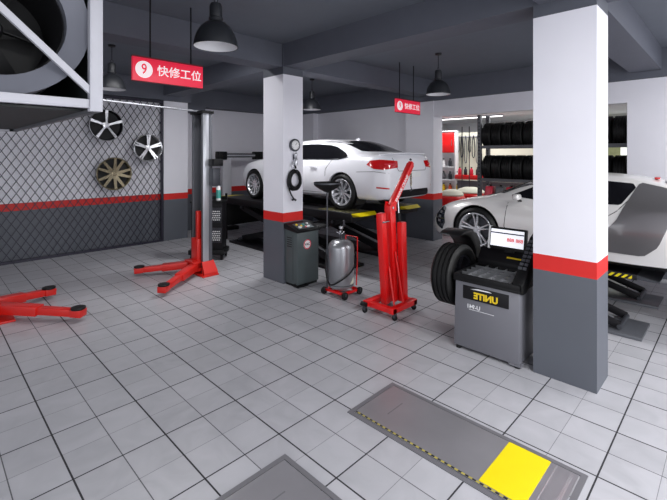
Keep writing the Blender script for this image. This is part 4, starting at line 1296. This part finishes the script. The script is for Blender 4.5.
# front plate with round hole
outer = []
def sq(t):
    c, s = math.cos(t), math.sin(t); k = .455/max(abs(c), abs(s)); return (c*k, s*k)
cz = 2.92-2.375
for sgn_, yy in ((0, .16), (1, .17)):
    pass
A = []; B = []; A2 = []; B2 = []
for i in range(n):
    t = 2*PI*i/n
    A.append(bp.bm.verts.new((math.cos(t)*ro, .10, cz+math.sin(t)*ro)))
    B.append(bp.bm.verts.new((math.cos(t)*.475, .05, cz+math.sin(t)*.475)))
    A2.append(bp.bm.verts.new((math.cos(t)*ro, .75, cz+math.sin(t)*ro)))
    B2.append(bp.bm.verts.new((math.cos(t)*.475, .75, cz+math.sin(t)*.475)))
for i in range(n):
    j = (i+1) % n
    bp.bm.faces.new((A[i], A[j], B[j], B[i])); bp.bm.faces.new((B[i], B[j], B2[j], B2[i])); bp.bm.faces.new((A2[i], A2[j], A[j], A[i])); bp.bm.faces.new((B2[i], B2[j], A2[j], A2[i]))
obj('round_cowl', bp, 'cowl', fh)
obj('duct_back', MB().cyl((0, .74, cz), (0, .76, cz), .49, n=48), 'fanblack', fh)
lnr = MB(); lnr.lathe([(ro-.004, .16), (ro-.004, .74), (ro-.008, .74), (ro-.008, .16)], axis='Y', n=48, o=(0, 0, cz), close=True)
obj('duct_liner', lnr, 'fanblack', fh)
obj('fan_hub', MB().lathe([(.0001, .42), (.06, .44), (.08, .5), (.08, .62), (.0001, .62)], axis='Y', n=24, o=(0, 0, cz)), 'fanblack', fh)
for i in range(5):
    t = 2*PI*i/5
    mbx = MB().hexa([(.06, -.05, -.004), (.30, -.02, -.06), (.30, .02, .06), (.06, .05, .004), (.06, -.05, .002), (.30, -.02, -.054), (.30, .02, .066), (.06, .05, .010)])
    # blade radial along x, chord along z
    mbx.xform(Matrix.Translation((0, .54, cz)) @ Matrix.Rotation(t, 4, 'Y'))
    obj('fan_blade', mbx, 'fanblack', fh)

# ------------------------------------------------------------------ tyre rack in the opening
tr_ = thing('tyre_rack', 'tall grey slotted steel rack holding tyres behind the sports car', 'rack', (9.4, 2.86, 0))
for x in (-.22, .22):
    for y in (-1.43, 1.43):
        m_ = MB().box((x-.04, y-.04, 0), (x+.04, y+.04, 3.02))
        up = obj('upright', m_, 'rack', tr_)
        hs = MB()
        for i in range(36):
            hs.box((x-.043, y-.015, .1+i*.08), (x-.0395, y+.015, .13+i*.08))
        obj('upright_slots', hs, 'blackgap', up)
SH = (.78, 1.56, 2.31)
for z in SH:
    b_ = MB()
    for x in (-.22, .22): b_.box((x-.025, -1.40, z-.07), (x+.025, 1.40, z))
    b_.box((-.2, -1.40, z-.04), (.2, -1.36, z)); b_.box((-.2, 1.36, z-.04), (.2, 1.40, z))
    obj('shelf_beam', b_, 'rack', tr_)
for y in (-1.43, 1.43):
    for z in (.2, .9, 1.65, 2.38):
        br = MB().beam((-.2, y, z), (.2, y, z+.45), .015, .03, (0, 1, 0)); br.beam((-.2, y, z), (.2, y, z), .015, .03)
        obj('end_brace', br, 'rack', tr_)
tire0 = obj('tyre', tyre_mb(.30, .195, .226, axis='Y', n=44), 'rubber')
words = ['first', 'second', 'third', 'fourth', 'fifth', 'sixth', 'seventh', 'eighth', 'ninth', 'tenth', 'eleventh', 'twelfth']
first = True
for sh, z in (('upper', SH[2]), ('lower', SH[1])):
    for i in range(12):
        y = 2.86+1.27-i*.2305
        o = tire0 if first else tire0.copy()
        if not first: COL.objects.link(o)
        first = False
        o.location = (9.40, y, z-.03+math.sqrt(.30**2-.195**2)+.0305)
        o.rotation_euler = (0, random.uniform(0, 3), 0)
        tag(o, '%s tyre from the left end of the %s rack shelf' % (words[i], sh), 'tyre', 'tyres on the %s rack shelf' % sh)

# coloured packs on the lowest rack shelf
cols = ['crimson', 'rack', 'crimson', 'orange', 'khaki', 'orange', 'red', 'tooldark']
nm = {'crimson': 'crimson', 'rack': 'grey', 'orange': 'orange', 'khaki': 'olive', 'red': 'red', 'tooldark': 'dark'}
for i, c in enumerate(cols):
    y = 4.12-i*.24
    t = thing('parts_sack', '%s parts sack, %s from the left on the low rack shelf' % (nm[c], words[i]), 'sack', (9.38, y, SH[0]), 0, 'parts sacks on the low rack shelf')
    m_ = MB().prism([(-.17, 0), (.17, 0), (.18, .35), (.10, .58), (-.09, .60), (-.18, .36)], -.09, .09, 'Y')
    obj('sack_body', m_, c, t, bevel=.03, seg=3)
    obj('sack_tie', MB().lathe([(.03, .57), (.022, .60), (.04, .63), (.0001, .63)], n=12), 'black', t)

# ------------------------------------------------------------------ tyre room furniture seen through the opening
su = thing('shelf_unit', 'white open shelf unit with red top cabinet in the far room', 'shelf', (12.6, 7.0, 0))
m_ = MB()
for x in (-.2,): pass
m_.box((-.2, -.38, 0), (-.0, -.35, 2.9)); m_.box((-.2, .75, 0), (0, .78, 2.9)); m_.box((-.01, -.38, 0), (.01, .78, 2.9))
obj('carcass', m_, 'shelf', su)
for z in (.45, .85, 1.25, 1.68, 2.12, 2.87):
    obj('shelf_board', MB().box((-.2, -.35, z), (-.01, .75, z+.03)), 'shelf', su)
rc = obj('cabinet_door', MB().box((-.24, -.33, 2.17), (-.2, .33, 2.82)), 'red', su, bevel=.01)
obj('door_handle', MB().box((-.26, -.28, 2.4), (-.24, -.26, 2.6)), 'chrome', rc)
def bottle(label, x, y, z, m, h=.24, r=.06, cat='bottle', g='bottles on the white shelf unit'):
    t = thing('parts_bottle', label, cat, (x, y, z), 0, g)
    obj('bottle_body', MB().lathe([(r*.9, 0), (r, .01), (r, h*.65), (r*.45, h*.85), (r*.4, h*.95), (.0001, h*.95)], n=14), m, t)
    obj('bottle_cap', MB().lathe([(r*.45, h*.92), (r*.45, h*1.05), (.0001, h*1.05)], n=12), 'black', t)
    return t
for k, (z, ms, wd) in enumerate(((1.71, ('tooldark', 'white_plastic', 'tooldark'), 'upper'), (1.28, ('tooldark', 'rack', 'tooldark', 'white_plastic'), 'middle'), (.88, ('letteryel', 'letteryel', 'orange', 'letteryel'), 'lower'))):
    for i, mm_ in enumerate(ms):
        cn = {'tooldark': 'dark', 'white_plastic': 'white', 'rack': 'grey', 'letteryel': 'yellow', 'orange': 'orange'}[mm_]
        bottle('%s bottle, %s from the left on the %s white shelf' % (cn, words[i], wd), 12.50, 7.35-i*.24, z, mm_, h=.26)
# red tray shelf with small bottles
rt = thing('parts_rail', 'long red parts rail on grey legs in the far room', 'rail', (12.3, 5.9, 0))
obj('red_tray', MB().box((-.15, -1.6, 1.32), (.15, .62, 1.46)), 'red', rt, bevel=.01)
for y in (-1.5, -.5, .5): obj('leg', MB().box((-.03, y-.03, 0), (.03, y+.03, 1.28)), 'rack', rt)
obj('lower_panel', MB().box((-.05, -1.55, .3), (-.02, .58, 1.28)), 'rack', rt)
for i in range(6):
    bottle('dark red-capped bottle, %s from the left on the red parts rail' % words[i], 12.3, 6.42-i*.20, 1.46, 'tooldark' if i % 2 else 'crimson', h=.24, r=.055, g='bottles on the red parts rail')
# belts hung on a rail
br_ = thing('belt_rail', 'white wall rail carrying hanging belts in the far room', 'rail', (12.9, 5.4, 0))
obj('rail_bar', MB().cyl((0, -1.4, 2.70), (0, 1.55, 2.70), .02), 'framewhite', br_)
obj('rail_board', MB().box((.03, -1.5, 1.0), (.06, 1.6, 2.85)), 'cream', br_)
for y in (-1.35, 1.25): obj('rail_bracket', MB().box((0, y-.02, 2.68), (.04, y+.02, 2.72)), 'framewhite', br_)
for i in range(6):
    y = 6.76-i*.135
    t = thing('drive_belt', '%s drive belt from the left on the white rail' % words[i], 'belt', (12.86, y, 2.70), 0, 'drive belts hung on the white rail')
    L_ = .55+.18*(i % 3)
    pts = [(-.015, math.sin(a)*.035*(1.2-.5*math.cos(a)), -L_/2+math.cos(a)*L_/2+.03) for a in [2*PI*k/28 for k in range(28)]]
    obj('belt_loop', MB().tube(pts, .014, n=6, closed=True), 'tooldark' if i in (1, 3, 4) else 'rack', t)
for y, nm_ in ((6.02, 'left'), (5.80, 'right')):
    px_ = obj('hanging_rod', MB().cyl((11.0, y-.35, .0), (11.0, y-.35, 2.9), .014, n=8), 'tooldark')
    tag(px_, 'thin dark vertical rod, %s of the pair before the belts' % nm_, 'rod', 'dark rods in the far room')
# covered red and cream seats near the opening
def stool(label, x, y, top, r=.36):
    t = thing('padded_stool', label, 'stool', (x, y, 0), 0, 'round padded stools in the far room')
    obj('stool_base', MB().lathe([(r*.8, 0), (r*.9, .03), (r*.95, .4), (r*1.03, .98), (r*.9, 1.02), (.0001, 1.03)], n=28), 'red', t)
    obj('seat_pad', MB().lathe([(.0001, 1.02), (r*.9, 1.025), (r*.93, 1.06), (r*.75, 1.13), (r*.4, 1.18), (.0001, 1.19)], n=32), top, t)
    return t
stool('nearer red padded stool with cream top beyond the opening, at left', 9.95, 5.42, 'cream', .33)
stool('farther cream topped padded stool beyond the opening, at right', 11.0, 5.42, 'cream', .42)
wp = obj('wall_poster', MB().box((14.585-.6, 2.4, 1.75), (14.60-.6, 3.7, 2.75)), 'green')
tag(wp, 'pale green poster board standing behind the tyre rack', 'poster')
obj('poster_leg', MB().box((0.0, 0, 0), (.015, .05, 1.75)), 'rack', wp, loc=(13.985, 2.5, 0))
obj('poster_leg', MB().box((0.0, 0, 0), (.015, .05, 1.75)), 'rack', wp, loc=(13.985, 3.55, 0))

# ------------------------------------------------------------------ ceiling LED battens: tyre room ones, plus unseen ones added for fill
def batten(label, x, y, z, along='Y', L=2.4):
    t = thing('led_batten', label, 'light', (x, y, z), 0 if along == 'Y' else PI/2, 'LED battens on the ceiling')
    obj('batten_body', MB().box((-.06, -L/2, -.04), (.06, L/2, 0)), 'framewhite', t, bevel=.005)
    obj('diffuser', MB().box((-.05, -L/2+.02, -.055), (.05, L/2-.02, -.04)), 'led', t, bevel=.004)
    return t
def area(name, loc, rot, sx, sy, power, col=(1, 1, 1)):
    d = bpy.data.lights.new(name, 'AREA'); d.shape = 'RECTANGLE'; d.size = sx; d.size_y = sy; d.energy = power; d.color = col
    o = bpy.data.objects.new(name, d); COL.objects.link(o); o.location = loc; o.rotation_euler = rot
    return o
batten('LED batten over the open front, left', 1.2, -1.6, ZC)  # this and the next two battens are added out of view for soft fill
batten('LED batten over the open front, right', 3.4, -2.0, ZC)
batten('LED batten above the sports car', 6.9, -1.6, ZC)
area('batten_light', (1.2, -1.6, ZC-.08), (0, 0, 0), .3, 2.4, 165)  # fill from the added battens
area('batten_light', (3.4, -2.0, ZC-.08), (0, 0, 0), .3, 2.4, 165)
area('batten_light', (6.9, -1.6, ZC-.08), (0, 0, 0), .3, 2.4, 130)
# daylight through the open shop front
area('shopfront_daylight', (3.0, -3.9, 1.9), (math.radians(90), 0, 0), 10.0, 3.2, 270, (.97, .98, 1.0))
area('side_daylight', (-3.4, 1.5, 1.9), (math.radians(90), 0, math.radians(-90)), 6.0, 3.0, 90, (.97, .98, 1.0))
# tyre room lights
batten('LED batten on the tyre room ceiling, near the opening', 10.9, 3.0, 3.3)
batten('LED batten on the tyre room ceiling, by the shelves', 12.2, 6.2, 3.3)
area('tyre_room_light', (10.9, 3.0, 3.22), (0, 0, 0), .4, 2.6, 58)
area('tyre_room_light', (12.0, 6.0, 3.22), (0, 0, 0), .4, 2.6, 58)
# added battens, tucked out of view behind the beams, fill the back bays
batten('LED batten behind the cross beam over the two-post lift', 2.3, 6.15, ZC, 'X', 2.4)
batten('LED batten behind the long beam beside the white saloon', 4.95, 6.2, ZC, 'Y', .8)
area('batten_light', (2.3, 6.15, ZC-.08), (0, 0, 0), 2.4, .3, 42)
area('batten_light', (4.95, 6.2, ZC-.08), (0, 0, 0), .3, .8, 75)

w = bpy.data.worlds.new('world'); SC.world = w; w.use_nodes = True
bg = w.node_tree.nodes['Background']
bg.inputs[0].default_value = (.86, .9, 1.0, 1); bg.inputs[1].default_value = .6

# ------------------------------------------------------------------ camera
cam = bpy.data.cameras.new('camera'); co = bpy.data.objects.new('camera', cam); COL.objects.link(co)
F = 411.7; YAW = 0.7786
cam.sensor_fit = 'HORIZONTAL'; cam.sensor_width = 36; cam.lens = F/667*36
cam.shift_y = -95/667
co.location = (0, 0, 2.092); co.rotation_euler = (PI/2, 0, YAW-PI/2)
cam.clip_start = .05
SC.camera = co
vs = SC.view_settings
vs.view_transform = 'Standard'; vs.look = 'None'; vs.gamma = 1; vs.use_curve_mapping = False; vs.exposure = 0.0
